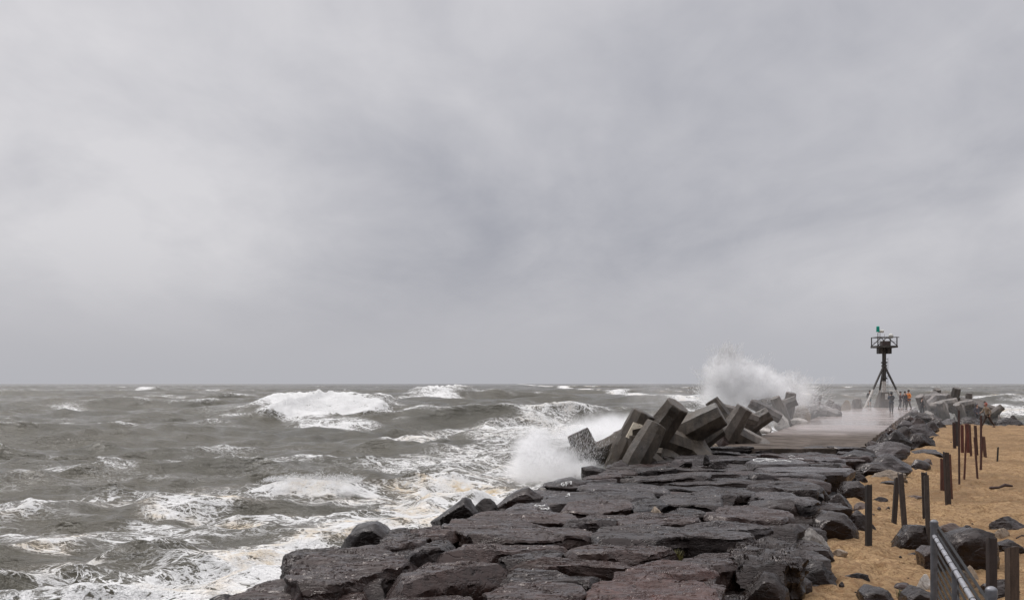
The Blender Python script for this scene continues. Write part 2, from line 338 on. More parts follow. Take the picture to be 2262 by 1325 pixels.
# ---------------------------------------------------------------- the sea
def segdist(u, v, pts):
    """distance to a polyline and position along it, in the given plane"""
    best = np.full(u.shape, 1e9)
    for (a, b), (c, d) in zip(pts[:-1], pts[1:]):
        L = (c-a)**2+(d-b)**2; k = np.clip(((u-a)*(c-a)+(v-b)*(d-b))/L, 0, 1)
        best = np.minimum(best, np.hypot(u-a-k*(c-a), v-b-k*(d-b)))
    return best
def make_sea():
    nr, nc = 1120, 860
    d = 9.0*np.exp(np.linspace(0, math.log(7000/9.0), nr))
    s = np.linspace(-.74, .74, nc)
    D, S = np.meshgrid(d, s, indexing='ij')
    D = D.astype(np.float32); S = S.astype(np.float32); X = D*S; Y = D.copy(); step = (np.gradient(d)[:, None]*np.ones_like(D)).astype(np.float32); calm = (.26+.74*sstep(25, 110, Y)).astype(np.float32)
    U = CX+X/Y*F; Vv = HY+H*F/Y                    # where that patch of flat water would show, used for siting foam
    rs = np.random.RandomState(11)
    Z = np.zeros_like(X); DX = np.zeros_like(X); DY = np.zeros_like(X); crest = np.zeros_like(X)
    th0 = R(-67)                                   # swell runs towards the beach
    for lo, hi, n, a, spr in ((34, 60, 7, .0072, .35), (16, 32, 9, .0070, .5), (7, 15, 12, .0072, .7), (3, 6.5, 14, .0115, .9), (1.3, 2.8, 14, .0135, 1.1), (.6, 1.2, 12, .013, 1.3)):
        md = 1+.6*perlin2(X/(lo*3), Y/(lo*3), lo)
        for i in range(n):
            lam = rs.uniform(lo, hi); th = th0+rs.normal()*spr*.6; ph = rs.uniform(0, 6.28); k = 2*math.pi/lam
            kx, ky = k*math.cos(th), k*math.sin(th)
            fade = np.clip(1.4-step*3.0/lam, 0, 1)
            if fade.max() <= 0: continue
            f = kx*X+ky*Y+ph; A = a*lam*fade*md*(calm if lo > 6 else 1)
            sn, cs = np.sin(f), np.cos(f)
            Z += A*sn; DX += A*math.cos(th)*cs*.9; DY += A*math.sin(th)*cs*.9
            if lam > 2.0: crest += A*sn/lam**.35
    far = sstep(400, 2500, Y); Z *= 1-.45*far
    # ---- foam siting (world-fixed values stored on the surface)
    n1 = fbm2(X/7, Y/4.2, 5, 3); n2 = fbm2(X/22, Y/9, 4, 9); n3 = fbm2(X/2.6, Y/1.5, 4, 15)
    foam = np.zeros_like(X); warm = np.zeros_like(X)
    caps = sstep(.42, .95, crest*1.2+n1*.30+.20*n2-.10*sstep(60, 300, Y))
    foam += .58*caps+.46*sstep(-.3, .8, n1+.6*n2)*sstep(75, 33, Y)
    foam += .30*sstep(.18, .55, n2)*sstep(-.15, .5, n1)                  # drifting streaks
    # swash zone along the jetty
    jx = np.interp(Y, [8, 11, 15, 20, 28, 37, 53, 70, 93, 130], [-4.2, -3.4, -2.8, -1.1, 2.0, 6.6, 13.6, 20, 30, 44])
    off = jx-X
    wd = np.interp(Y, [8, 20, 26, 33, 45, 60, 90, 130], [8, 9.5, 11, 12, 12, 11, 10, 8])
    near = 1-sstep(.25, 1.15, off/wd+.22*n2+.12*n1); foam += 1.05*near*sstep(-6, 0, off)
    def band(pts, w0, amt, wn=.35, wrm=0):
        amt = amt*(1.55 if amt < .45 else 1.0)
        nonlocal foam, warm
        q = segdist(X, Y, [tuple(G(a, b, 0)[:2]) for a, b in pts])
        f = 1-sstep(.35, 1.0, q/w0+wn*n2+.22*n1); foam = foam+amt*f; warm = warm+wrm*f
    band([(0, 1118), (250, 1102), (600, 1092), (820, 1085), (1060, 1062), (1180, 1040)], 2.6, .48, .3, .35)
    band([(0, 1165), (200, 1170), (330, 1150)], 1.1, .42, .3, .4)
    band([(0, 1255), (160, 1250)], 1.0, .40, .3, .4)
    band([(0, 1300), (120, 1290), (330, 1320)], .8, .55, .3, .3)
    band([(430, 1300), (560, 1240), (640, 1205), (800, 1150)], 1.6, .42, .3, .5)
    band([(560, 1150), (700, 1130), (900, 1120), (1050, 1080)], 3.0, .6, .3, .75)
    band([(860, 985), (960, 962), (1080, 950), (1200, 945), (1330, 928)], 4.2, .9, .3, .25)
    band([(960, 1030), (1040, 1010), (1150, 1000)], 6.5, .75, .3, .1)
    band([(1210, 900), (1400, 900), (1560, 905)], 7, .62, .25)
    band([(910, 938), (1060, 926), (1140, 932)], 3.5, .42, .3)
    band([(0, 958), (130, 952), (250, 942)], 4.0, .55, .3)
    band([(140, 905), (330, 912)], 5, .36, .4)
    band([(430, 912), (560, 935), (650, 945)], 4, .20, .4)
    band([(640, 948), (740, 940), (850, 942)], 1.7, .62, .25)
    band([(150, 1008), (300, 1018), (450, 1032)], 1.4, .36, .4)
    band([(130, 1045), (260, 1050)], 1.3, .34, .4)
    band([(350, 990), (450, 992)], 1.3, .34, .4)
    band([(2190, 885), (2262, 880)], 22, .7, .3); band([(2180, 915), (2300, 905)], 12, .75, .2)
    foam = np.where(foam > .02, foam*(.50+.18*near), foam); foam0 = foam.copy()
    # ---- breaking waves raised out of the surface
    def breaker(pl, pr, dc, hh, front, back, fo, lump, skirt=.8, wrm=0.0, wide=3.0):
        """crest from u=pl to u=pr at distance dc; steep towards the shore"""
        nonlocal Z, foam, warm, DY
        x0, x1 = (pl-CX)/F*dc, (pr-CX)/F*dc; xm, hw = (x0+x1)/2, (x1-x0)/2
        yc = dc+.10*(X-xm)+fbm2(X/9, 0*X+3.3, 3, int(dc))*front*.35
        q = Y-yc
        ax = np.abs(X-xm)/hw
        prof = np.where(q < 0, np.exp(-(q/front)**2), np.exp(-(q/back)**2))
        Z = Z*(1-.8*prof*(1-sstep(1.0, 1.8, ax)))
        body = hh*.62*prof*(1-sstep(1.0, wide, ax))
        crestl = hh*.42*prof*(1-sstep(.72, 1.12, ax+.10*n1))
        Z = Z+body+crestl*(.85+.28*fbm2(X/3.0, Y/2.0, 3, 31))
        fm = (1-sstep(.25, 1.25, ax+.42*n1+.30*n2+.12*n3))*sstep(-front*2.4, -front*1.7, q+front*.4*n1)*(1-sstep(back*.0, back*.55, q+front*.6*n1))
        foam = np.maximum(foam, fo*fm*(1.05+.30*n3+.25*n1*(fo < 1))) + skirt*.06*fm
        turb = fbm2(X/1.7, Y/1.3, 5, 41)
        Z = Z+lump*fm*np.maximum(turb+.25, -.1); warm = warm+wrm*fm
    breaker(566, 872, 136, 3.0, 5.5, 10, 1.5, .30, wide=1.9)
    breaker(905, 1050, 262, 3.4, 8, 16, .70, .35, wide=2.2)
    breaker(300, 350, 420, 3, 9, 16, .55, .3)
    breaker(585, 810, 43, .30, .8, 1.8, .85, .14, wide=2.6)
    breaker(330, 520, 38.0, .25, .9, 2.2, .42, .10, wrm=.9)
    breaker(10, 170, 37.0, .24, .9, 2.2, .5, .10, wrm=.8)
    breaker(880, 1080, 46.0, .32, 1.4, 3.0, .7, .16, wrm=.9)
    breaker(1040, 1400, 84, .8, 3.0, 7, .62, .35, wrm=.25, wide=1.5)
    breaker(720, 1000, 31, .26, 1.5, 3.0, .62, .14, wrm=.9)
    breaker(640, 850, 98, .8, 2.0, 6, .5, .16, wide=2.0)
    breaker(200, 330, 103, .6, 2.0, 6, .42, .12)
    breaker(60, 250, 29, .22, 1.0, 2.2, .45, .08, wrm=.6)
    foam = np.clip(foam, 0, 1.2)
    # churned water is lumpier
    Z += np.clip(foam, 0, 1)*(fbm2(X/1.3, Y/.9, 4, 51)*.16)*np.clip(2-step*1.6, 0, 1)
    Z += np.clip(near*1.2, 0, 1)*np.maximum(0, fbm2(X/3.2, Y/2.2, 3, 71)+.15)*.14
    Z -= .25*sstep(0, -5, off)*(Y < 140)
    warm = np.clip(warm+.75*near*sstep(-.2, .5, n2), 0, 1)*sstep(-.4, .45, fbm2(X/4, Y/2.4, 3, 81))
    V = np.stack([X+DX, Y+DY, Z], -1).reshape(-1, 3)
    i = np.arange((nr-1)*nc).reshape(nr-1, nc)[:, :-1].ravel()
    Q = np.stack([i, i+1, i+nc+1, i+nc], 1)
    me = mesh_np('sea', V, Q); fattr(me, 'foam', foam.ravel()); fattr(me, 'warm', warm.ravel())
    tag(link('sea', me, M_WATER), kind='structure')
make_sea()
# ---------------------------------------------------------------- beach and the bed of the jetty
ZT, ZB = 2.2, 1.4          # level of the jetty top and of the beach
JL = ([6, 11, 15, 20, 28, 37, 53, 70, 93, 104], [-4.6, -3.4, -2.8, -1.1, 2.0, 6.6, 13.6, 20, 30, 34])      # seaward edge (y, x)
JR = ([6, 15.5, 21, 30, 45.7, 60, 80, 104], [2.2, 4.4, 6.7, 10.3, 18.6, 25.5, 34.5, 45])                   # beach edge
def beach_z(X, Y):
    e = X-np.interp(Y, *JR)
    return ZB+.08*fbm2(X/5, Y/5, 3, 5)+.22*np.exp(-(np.maximum(e-.3, 0)/1.0)**2)*(Y < 60)       # sand heaped against the stones
def GS_(px, py):
    z = ZB
    for i in range(6): p = G(px, py, z); z = float(beach_z(np.array([p[0]]), np.array([p[1]]))[0])
    return G(px, py, z)
def make_ground():
    d = 4.0*np.exp(np.linspace(0, math.log(104/4.0), 520)); s = np.linspace(-.1, 1.0, 620)
    D, S = np.meshgrid(d.astype(np.float32), s.astype(np.float32), indexing='ij')
    X = 1.5+D*S+(-4)*(1-S)*(D < 0); Y = D
    xr = np.interp(Y, *JR); e = X-xr
    Z = beach_z(X, Y)+.065*fbm2(X/.9, Y/.7, 4, 6)+.034*fbm2(X/.28, Y/.24, 3, 8)
    # footprints: many small dents
    rs = np.random.RandomState(5)
    n = perlin2(X/.42, Y/.34, 21); Z -= .07*sstep(.25, .6, n)*sstep(60, 25, Y); n = perlin2(X/.8+3, Y/.6, 22); Z -= .07*sstep(.3, .6, n)
    Z -= sstep(76.5, 84, Y+.06*(X-40)+1.0*perlin2(X/6, Y/6, 3))*2.2
    Z = np.where(e < -.6, ZB-.55, Z)-.6*sstep(0.2, -1.2, e)-5*sstep(-1.6, -3.2, e)
    nr, nc = D.shape; i = np.arange((nr-1)*nc).reshape(nr-1, nc)[:, :-1].ravel()
    Q = np.stack([i, i+1, i+nc+1, i+nc], 1)
    tag(link('beach', mesh_np('beach', np.stack([X, Y, Z], -1).reshape(-1, 3), Q), M_SAND), kind='structure')
    # rubble bed under the armour stones
    ys = np.linspace(6, 104, 300); k = np.linspace(-.35, 1.15, 60); Yg, K = np.meshgrid(ys, k, indexing='ij')
    xl, xr = np.interp(Yg, *JL), np.interp(Yg, *JR); Xg = xl+(xr-xl)*K
    top = 1.45+.25*fbm2(Xg/1.2, Yg/1.2, 4, 30)
    Zg = top-2.4*sstep(.10, -.30, K)-1.3*sstep(.86, 1.10, K)
    i = np.arange(299*60).reshape(299, 60)[:, :-1].ravel()
    tag(link('rubble_bed', mesh_np('rubble_bed', np.stack([Xg, Yg, Zg], -1).reshape(-1, 3), np.stack([i, i+1, i+61, i+60], 1)), M_BED), kind='structure')
make_ground()
# ---------------------------------------------------------------- stones
_rk = [0]
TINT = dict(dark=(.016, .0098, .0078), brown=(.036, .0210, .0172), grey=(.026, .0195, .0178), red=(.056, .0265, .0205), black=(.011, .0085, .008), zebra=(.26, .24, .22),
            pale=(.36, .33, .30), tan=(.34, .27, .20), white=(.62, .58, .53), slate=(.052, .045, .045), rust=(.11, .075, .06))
def rock_obj(name, V, Q, T, c, label, cat, group, tint, mat=None, parent=None):
    V = V-np.array(c); me = mesh_np(name, V, Q, True, T); me.set_sharp_from_angle(angle=R(28))
    pale = tint in ('pale', 'zebra', 'tan', 'white', 'rust')
    o = link(name, me, mat or (M_PALE if pale else M_ROCK), parent); o.location = c
    j = _rk[0]*.618 % 1; f = .82+.4*j
    o.color = (*[q*f for q in TINT[tint]], 1)
    tag(o, label, cat, group); return o
def slab(label, pts, zt=ZT, th=.6, tint='brown', name='armour_stone', group='flat armour stones paving the jetty', lift=0.0, rough=1.0, world=False, seed=None, tilt=None):
    """a flat armour stone: its upper outline stands at height zt, th metres thick"""
    _rk[0] += 1; sd = seed or _rk[0]
    P = np.array([p if world else G(p[0], p[1], zt)[:2] for p in pts]); c = P.mean(0)
    # area centroid
    a = P; b = np.roll(P, -1, 0); cr = a[:, 0]*b[:, 1]-b[:, 0]*a[:, 1]
    if abs(cr.sum()) > 1e-6: c = ((a+b)*cr[:, None]).sum(0)/(3*cr.sum())
    size = np.ptp(P, 0); dist = c[1]
    nth = 210 if dist < 18 else (130 if dist < 24 else 70); nr = 44 if dist < 18 else (26 if dist < 24 else 12); nz = 16 if dist < 18 else 9
    th_ = np.linspace(0, 2*np.pi, nth, endpoint=False); dx, dy = np.cos(th_), np.sin(th_)
    # radius of the outline in each direction (scaled space keeps long stones even)
    sx, sy = max(size[0], .2)/2, max(size[1], .2)/2
    q = (P-c)/[sx, sy]*(1.04 if world else 1.065); rad = np.full(nth, 0.0)
    for k in range(len(q)):
        A, B = q[k], q[(k+1) % len(q)]; e = B-A; dn = dx*e[1]-dy*e[0]
        with np.errstate(all='ignore'):
            tt = (A[0]*e[1]-A[1]*e[0])/dn; uu = (A[0]*dy-A[1]*dx)/dn
        ok = (tt > 0) & (uu >= -.001) & (uu <= 1.001); rad = np.where(ok, np.maximum(rad, tt), rad)
    rad = np.where(rad < .05, .3, rad); rad = (np.roll(rad, 1)+4*rad+np.roll(rad, -1))/6
    rng = np.random.RandomState(sd*7+1); ring = []
    rr = 1-(1-np.linspace(0, 1, nr+1)[1:])**1.35
    mean = (sx+sy)/2; bev = min(.07, .035+.02*mean)
    prof = [(r, 0.0) for r in rr[:-1]]
    prof = [(r*(1-bev*.5/max(mean, .3)), -bev*.38*r**9) for r, _ in prof]+[(1-bev*.28/mean, -bev*.32), (1.0, -bev*.9)]
    zs = np.linspace(0, 1, nz+1)[1:]
    side = [(1.0+.05*math.sin(z*2.6+sd)-.13*z*z, -bev*.9-(th-bev*.9)*z) for z in zs]
    prof = prof+side
    RR = np.array([p[0] for p in prof]); ZZ = np.array([p[1] for p in prof]); isS = np.array([0]*(nr)+[1]*(len(prof)-nr))
    X = c[0]+RR[:, None]*rad*dx*sx; Y = c[1]+RR[:, None]*rad*dy*sy; Z = zt+ZZ[:, None]+0*X
    # outline raggedness and fractured sides with bedding ledges
    o = fbm(X*1.7, Y*1.7, ZZ[:, None]*2.2, 4, sd); led = fbm(X*.6, Y*.6, ZZ[:, None]*9+0*X, 3, sd+3)
    amp = np.clip(RR-.55, 0, 1)[:, None]*2.0
    X = X+amp*(o*.10+led*.05)*dx*rough; Y = Y+amp*(o*.09+led*.04)*dy*rough
    # top relief: gentle undulation, split layers, pits
    n1 = fbm(X*.55, Y*.9, 0, 3, sd+11); n2 = fbm(X*1.3, Y*2.6, 0, 4, sd+17)
    st = n2*3.2; fl = np.floor(st); lay = (fl+sstep(.86, 1.0, st-fl))/3.2; ck = np.abs(fbm(X*.8+Y*.25, Y*2.4, 0, 4, sd+29)); ck2 = np.abs(fbm(X*2.2-Y*.6, Y*1.1, 0, 3, sd+37))
    topm = (1-isS[:, None])*1.0
    und = (.034*n1+.042*lay+.006*fbm(X*7, Y*9, 0, 4, sd+23)-.032*np.exp(-(ck/.022)**2)-.022*np.exp(-(ck2/.014)**2))*rough
    Z = Z+und*np.where(topm > 0, 1, np.clip(1+ZZ[:, None]/th, 0, 1))
    tx, ty = tilt if tilt else (rng.uniform(-.035, .035), rng.uniform(-.02, .02))
    Z = Z+(X-c[0])*tx+(Y-c[1])*ty+lift
    # chipped corners
    for k in range(5):
        a_ = rng.uniform(0, 6.28); nrm = np.array([math.cos(a_)*.8, math.sin(a_)*.8, .6]); nrm /= np.linalg.norm(nrm)
        j = int(a_/6.283*nth) % nth; ed = np.array([c[0]+rad[j]*dx[j]*sx, c[1]+rad[j]*dy[j]*sy, zt]); off = nrm@ed-rng.uniform(.0, .07)
        dd = np.maximum(0, nrm[0]*X+nrm[1]*Y+nrm[2]*Z-off); dd = np.where(dd > .5, 0, dd)
        X = X-dd*nrm[0]; Y = Y-dd*nrm[1]; Z = Z-dd*nrm[2]
    V = np.stack([X, Y, Z], -1).reshape(-1, 3); m = len(prof)
    V = np.concatenate([V, [[c[0], c[1], float(Z[0].mean())]], [[c[0], c[1], zt-th]]])
    i = np.arange((m-1)*nth).reshape(m-1, nth); nx = np.roll(i, -1, 1)
    Q = np.stack([i, i+nth, nx+nth, nx], -1).reshape(-1, 4)
    k = np.arange(nth); T = np.concatenate([np.stack([np.full(nth, m*nth), k, np.roll(k, -1)], 1), np.stack([np.full(nth, m*nth+1), (m-1)*nth+np.roll(k, -1), (m-1)*nth+k], 1)])
    return rock_obj(name, V, Q, T, (c[0], c[1], zt), label, 'rock', group, tint)
def ico(sub):
    bm = bmesh.new(); bmesh.ops.create_icosphere(bm, subdivisions=sub, radius=1)
    V = np.array([v.co[:] for v in bm.verts]); T = np.array([[v.index for v in f.verts] for f in bm.faces]); bm.free(); return V, T
ICO = {s: ico(s) for s in (3, 4, 5)}
def boulder(label, cx, by, wpx, hpx, zb=ZB, depth=.8, tint='dark', seed=None, group='boulders strewn on the sand', name='boulder', lean=0.0, ncut=13, mat=None, flat=0, detail=None, cat='rock', yaw=None):
    """an angular boulder whose foot shows at picture row by on ground of height zb"""
    _rk[0] += 1; sd = seed or _rk[0]*3+1
    p = G(cx, by, zb) if zb != ZB else GS_(cx, by); zb = p[2]; d = p[1]; w_, h_ = wpx/F*d, hpx/F*d; dp = w_*depth
    V, T = ICO[detail or (5 if wpx > 60 else (4 if wpx > 26 else 3))]; rng = np.random.RandomState(sd)
    N = []; Dp = []
    for k in range(ncut):
        a = rng.uniform(0, 6.283); e = rng.uniform(-.3, 1.0); nn = np.array([math.cos(a)*math.cos(e), math.sin(a)*math.cos(e), math.sin(e)]); N.append(nn); Dp.append(rng.uniform(.62, .92))
    if flat: N.append(np.array([.05, -.08, 1.0])/1.0); Dp.append(1-flat)
    N = np.array(N); Dp = np.array(Dp)
    dots = V@N.T; r = np.min(np.where(dots > .05, Dp/np.maximum(dots, .05), 9), 1); r = np.minimum(r, 1.05)
    P = V*r[:, None]
    P += V*(fbm(P[:, 0]*1.6, P[:, 1]*1.6, P[:, 2]*3.4, 4, sd)*.05+fbm(P[:, 0]*5, P[:, 1]*5, P[:, 2]*9, 3, sd+9)*.016)[:, None]
    # normalise to the wanted width and height
    x0, x1 = P[:, 0].min(), P[:, 0].max(); z1 = P[:, 2].max()
    P[:, 0] = (P[:, 0]-(x0+x1)/2)/(x1-x0)*w_; P[:, 1] *= dp/2; z = P[:, 2]/z1
    P[:, 0] += lean*np.clip(z, 0, 1)*h_
    P[:, 2] = np.where(z > 0, z*h_, z*h_*.45)
    c = (p[0], p[1]+dp*.32, zb-.02)
    return rock_obj(name, P+np.array(c), None, T, c, label, cat, group, tint, mat)
def hull_rock(label, sil, base_y, zb, depth, tint='dark', name='boulder', group='boulders strewn on the sand', seed=None, cat='rock'):
    """an angular stone: outline sil (picture points) given its own distance, real size and a faceted body depth metres deep"""
    _rk[0] += 1; sd = seed or _rk[0]; rng = np.random.RandomState(sd); cx = np.mean([p[0] for p in sil])
    p0 = GS_(cx, base_y) if zb == ZB else G(cx, base_y, zb); d = p0[1]
    pts = [W(x, y, d+depth*rng.uniform(.15, .55)) for x, y in sil]; c = np.mean(pts, 0)
    ymn = min(p[1] for p in sil); cxy = np.mean(np.array(sil, float), 0)
    pts += [W(cxy[0]+(x-cxy[0])*.62+rng.uniform(-3, 3), cxy[1]+(y-cxy[1])*.55+4, d+depth*rng.uniform(-.05, .05)) for x, y in sil]
    pts += [c+(p-c)*[.75, 1, .8]+[0, depth*.75, 0] for p in pts[:len(sil)]]
    lo = c.copy(); lo[2] = min(p[2] for p in pts)-.35; pts += [lo+[dx*.5*np.ptp([p[0] for p in pts]), dy*depth*.3, 0] for dx in (-.7, .7) for dy in (-1, 1)]
    pts = np.array(pts); c = pts.mean(0); bm = bmesh.new()
    for p in pts-c: bm.verts.new(p)
    bmesh.ops.convex_hull(bm, input=bm.verts); bm.normal_update(); N = []; Dd = []
    for f in bm.faces:
        n = np.array(f.normal[:]); q = float(n@np.array(f.verts[0].co[:]))
        if q < 0: n, q = -n, -q
        N.append(n); Dd.append(q)
    bm.free(); N = np.array(N); Dd = np.array(Dd); V, T = ICO[5 if np.ptp(pts[:, 0])/d*F > 55 else 4]
    sc = np.ptp(pts, 0)/2; Vd = V*sc; dots = Vd@N.T; r = np.min(np.where(dots > 1e-4, Dd/np.maximum(dots, 1e-4), 9), 1)
    P = Vd*r[:, None]; s_ = sc.mean()
    P += V*((fbm(P[:, 0]*1.5/s_, P[:, 1]*1.5/s_, P[:, 2]*3/s_, 4, sd)*.035+fbm(P[:, 0]*5/s_, P[:, 1]*5/s_, P[:, 2]*9/s_, 3, sd+9)*.014)*s_)[:, None]
    return rock_obj(name, P+c, None, T, tuple(c), label, cat, group, tint)
J = 'flat armour stones paving the jetty'
UP = dict(name='armour_stone', group='upright stones among the jetty slabs')
def S(label, pts, **k): return slab(label, pts, **k)
S('huge front slab with a dark overhanging face, pointed at its left end', [(832,1307),(853,1286),(885,1268),(947,1251),(1062,1252),(1116,1256),(1104,1262),(1056,1268),(995,1276),(935,1288),(871,1301)], th=.75, lift=.06)
S('low rounded slab at the very bottom of the picture below the huge overhanging slab', [(835,1322),(870,1312),(960,1309),(1015,1307),(1043,1313),(1052,1345),(830,1350)], zt=2.12, tint='brown')
S('smooth reddish brown slab cut by the bottom edge right of the dark cleft', [(1082,1305),(1100,1287),(1160,1284),(1266,1285),(1312,1292),(1312,1302),(1290,1312),(1250,1322),(1213,1345),(1078,1345)], th=.7)
S('grey pitted slab with a broken front lip, left of the deep crack near the bottom', [(1106,1283),(1124,1261),(1141,1251),(1200,1250),(1228,1258),(1262,1270),(1270,1279),(1200,1283),(1140,1284)], tint='grey')
S('narrow wedge stone closing the cleft beside the grey pitted slab', [(1246,1266),(1318,1270),(1322,1280),(1315,1290),(1290,1291),(1262,1281)], zt=2.12, th=.5, tint='dark')
S('long low slab with a straight black front edge, third up from the bottom', [(1040,1242),(1062,1236),(1120,1233),(1236,1232),(1337,1230),(1383,1234),(1400,1246),(1372,1251),(1310,1247),(1213,1243),(1120,1244)], th=.42)
S('dark ledge slab tucked under the long straight edged slab', [(1205,1254),(1320,1251),(1392,1251),(1402,1262),(1368,1275),(1330,1279),(1262,1266)], zt=2.05, th=.5, tint='dark')
S('brown slab with a smooth grey triangular end face above the weed tuft', [(1238,1231),(1254,1215),(1290,1209),(1337,1206),(1470,1203),(1490,1210),(1455,1219),(1410,1231),(1330,1231)], th=.55, lift=.02)
S('widest grey slab of the jetty with a deep black shadow under its right half', [(1312,1184),(1322,1172),(1390,1166),(1480,1165),(1560,1169),(1645,1175),(1660,1184),(1610,1193),(1560,1191),(1520,1187),(1475,1192),(1440,1198),(1380,1203),(1318,1201)], th=.75, tint='grey', lift=.05)
S('broad brown slab ending in a blunt square corner left of the widest grey slab', [(985,1168),(1000,1152),(1090,1145),(1130,1150),(1175,1158),(1260,1163),(1306,1170),(1310,1184),(1270,1186),(1210,1193),(1120,1194),(1060,1196),(1022,1180)], th=.6, lift=.04)
S('sloping brown slab below the blunt cornered slab, with a shallow hollow in its top', [(962,1230),(990,1212),(1030,1199),(1120,1195),(1200,1197),(1252,1206),(1242,1215),(1160,1213),(1095,1218),(1040,1229)], th=.5)
S('small thin slab wedged between the hollowed slab and the long straight edged slab', [(1110,1229),(1160,1219),(1230,1216),(1244,1223),(1225,1232),(1130,1236)], th=.35, tint='grey')
S('large flat brown slab in front of the ridge stone on the seaward side', [(648,1260),(657,1239),(687,1226),(744,1215),(820,1208),(832,1217),(885,1228),(926,1236),(897,1246),(835,1261),(800,1272),(740,1281),(690,1284),(650,1275)], th=.9, lift=.02)
S('dark flat topped block standing out over the surf left of the large brown slab', [(628,1222),(648,1210),(745,1211),(756,1219),(700,1231),(662,1246),(634,1246)], th=.85, tint='dark', name='armour_stone', zt=2.16)
S('front left corner slab sloping down into the foam, wet with white flecks', [(497,1332),(505,1311),(553,1291),(600,1273),(640,1273),(705,1282),(793,1279),(842,1286),(850,1297),(822,1305),(806,1318),(790,1345),(500,1352)], zt=2.0, th=1.1, tint='brown', tilt=(.05, .02))
S('grey split stone with a broken right corner behind the front left corner slab', [(760,1272),(800,1262),(842,1268),(852,1284),(848,1299),(800,1298)], zt=2.10, th=.6, tint='grey')
S('long ridge stone lying diagonally with a rough dark side', [(862,1224),(910,1204),(985,1182),(1014,1179),(1026,1190),(1000,1198),(930,1214),(885,1228)], zt=2.3, th=.75, tint='grey')
S('narrow slab between the ridge stone and the upright block', [(822,1213),(840,1192),(880,1182),(956,1183),(924,1194),(893,1201),(853,1210)], th=.5, tint='brown')
S('thin sliver of stone at the foot of the ridge stone', [(818,1230),(853,1214),(890,1205),(908,1210),(865,1226)], th=.4, zt=2.14, tint='dark')
S('low dark slab just right of the upright cracked block', [(852,1170),(873,1163),(900,1161),(915,1169),(955,1171),(942,1180),(870,1187),(846,1186)], th=.5, tint='dark')
S('thin brown slab touching the blunt cornered slab on its seaward side', [(905,1169),(955,1158),(992,1163),(1018,1176),(985,1183),(915,1185)], th=.5)
S('flat slab under the tilted black stone at the water edge', [(1040,1143),(1055,1131),(1100,1127),(1215,1127),(1262,1136),(1274,1144),(1224,1149),(1130,1147),(1060,1148)], th=.4)
S('narrow dark slab in the gap behind the blunt cornered slab', [(1090,1157),(1160,1151),(1228,1151),(1245,1159),(1180,1163)], th=.4, zt=2.12, tint='dark')
S('brown lozenge slab with a black hollow beneath it, right of the painted patch', [(1225,1126),(1250,1110),(1295,1101),(1381,1099),(1396,1119),(1365,1124),(1321,1127),(1260,1123)], th=.5)
S('long domed slab above the lozenge slab, reddish at its right end', [(1201,1101),(1234,1088),(1295,1083),(1365,1079),(1430,1079),(1447,1093),(1400,1099),(1321,1101),(1250,1110),(1212,1111)], th=.5, tint='grey')
S('curved slab tucked under the lozenge slab', [(1273,1144),(1303,1131),(1348,1125),(1399,1125),(1370,1140),(1344,1147),(1285,1147)], zt=2.15, th=.4)
S('slab with a splintered striped front face just above the widest grey slab', [(1229,1160),(1256,1147),(1351,1146),(1372,1150),(1350,1155),(1300,1156),(1250,1161)], th=.45, tint='grey')
S('wide slab right of the splintered one with a small pale stone on its back edge', [(1353,1145),(1390,1130),(1436,1132),(1500,1137),(1556,1141),(1530,1151),(1490,1152),(1427,1156),(1390,1153)], th=.42)
S('dark humped slab behind the small pale stone', [(1382,1108),(1420,1099),(1462,1101),(1470,1110),(1440,1122),(1400,1126)], th=.5, tint='black')
S('smooth layered slab with three split ledges, centre right of the jetty', [(1456,1099),(1472,1089),(1525,1087),(1576,1081),(1594,1094),(1598,1110),(1580,1115),(1546,1112),(1511,1109),(1468,1104)], th=.45, tint='grey')
S('dark crumbling slab in front of the layered one', [(1466,1133),(1500,1118),(1555,1119),(1560,1131),(1505,1138)], th=.4, tint='dark')
S('long brown slab crossing in front of the big leaning facet stone', [(1560,1133),(1599,1116),(1652,1114),(1732,1121),(1752,1134),(1723,1144),(1670,1141),(1599,1139)], th=.45)
S('low smooth slab running down to the sand below the long brown slab', [(1576,1143),(1652,1141),(1705,1146),(1762,1158),(1740,1168),(1680,1162),(1600,1152)], zt=2.08, th=.5, tint='grey')
S('slab with a pale worn patch at its front centre', [(1514,1157),(1564,1148),(1617,1149),(1670,1154),(1700,1161),(1661,1168),(1600,1165),(1545,1163)], th=.35, tint='slate')
hull_rock('big leaning facet stone with a smooth dull green face towards the sand', [(1654, 1116), (1700, 1104), (1757, 1100), (1770, 1112), (1782, 1146), (1762, 1158), (1700, 1150)], 1156, 1.75, 1.1, **UP)
S('dark block with a peaked back left of the smooth plank like slab', [(1576,1081),(1635,1075),(1670,1084),(1617,1094),(1590,1099)], th=.6, tint='dark')
S('smooth plank like slab sloping to the right, near the sand pocket', [(1658,1090),(1675,1081),(1740,1087),(1808,1101),(1775,1107),(1700,1100)], th=.5, tint='slate')
S('broad slab with a crumpled dark front beside the sand pocket', [(1634,1077),(1688,1064),(1776,1061),(1815,1070),(1795,1080),(1720,1077)], th=.55, tint='dark')
S('humped dark stone carrying thin orange lichen, lowest of the beach side stones before the sand', [(1490,1243),(1502,1228),(1560,1220),(1625,1220),(1640,1236),(1600,1246),(1530,1249)], th=.9, tint='brown')
S('huge crumpled dark mound of rock meeting the sand at the right', [(1590,1222),(1640,1190),(1700,1178),(1750,1196),(1772,1222),(1768,1242),(1710,1262),(1640,1258)], th=1.0, tint='dark', rough=1.9, zt=2.15)
S('reddish slab with a bright split top, right of the deep crack', [(1338,1284),(1365,1262),(1400,1244),(1440,1236),(1500,1238),(1560,1252),(1575,1262),(1500,1272),(1430,1284)], th=.5, tint='red')
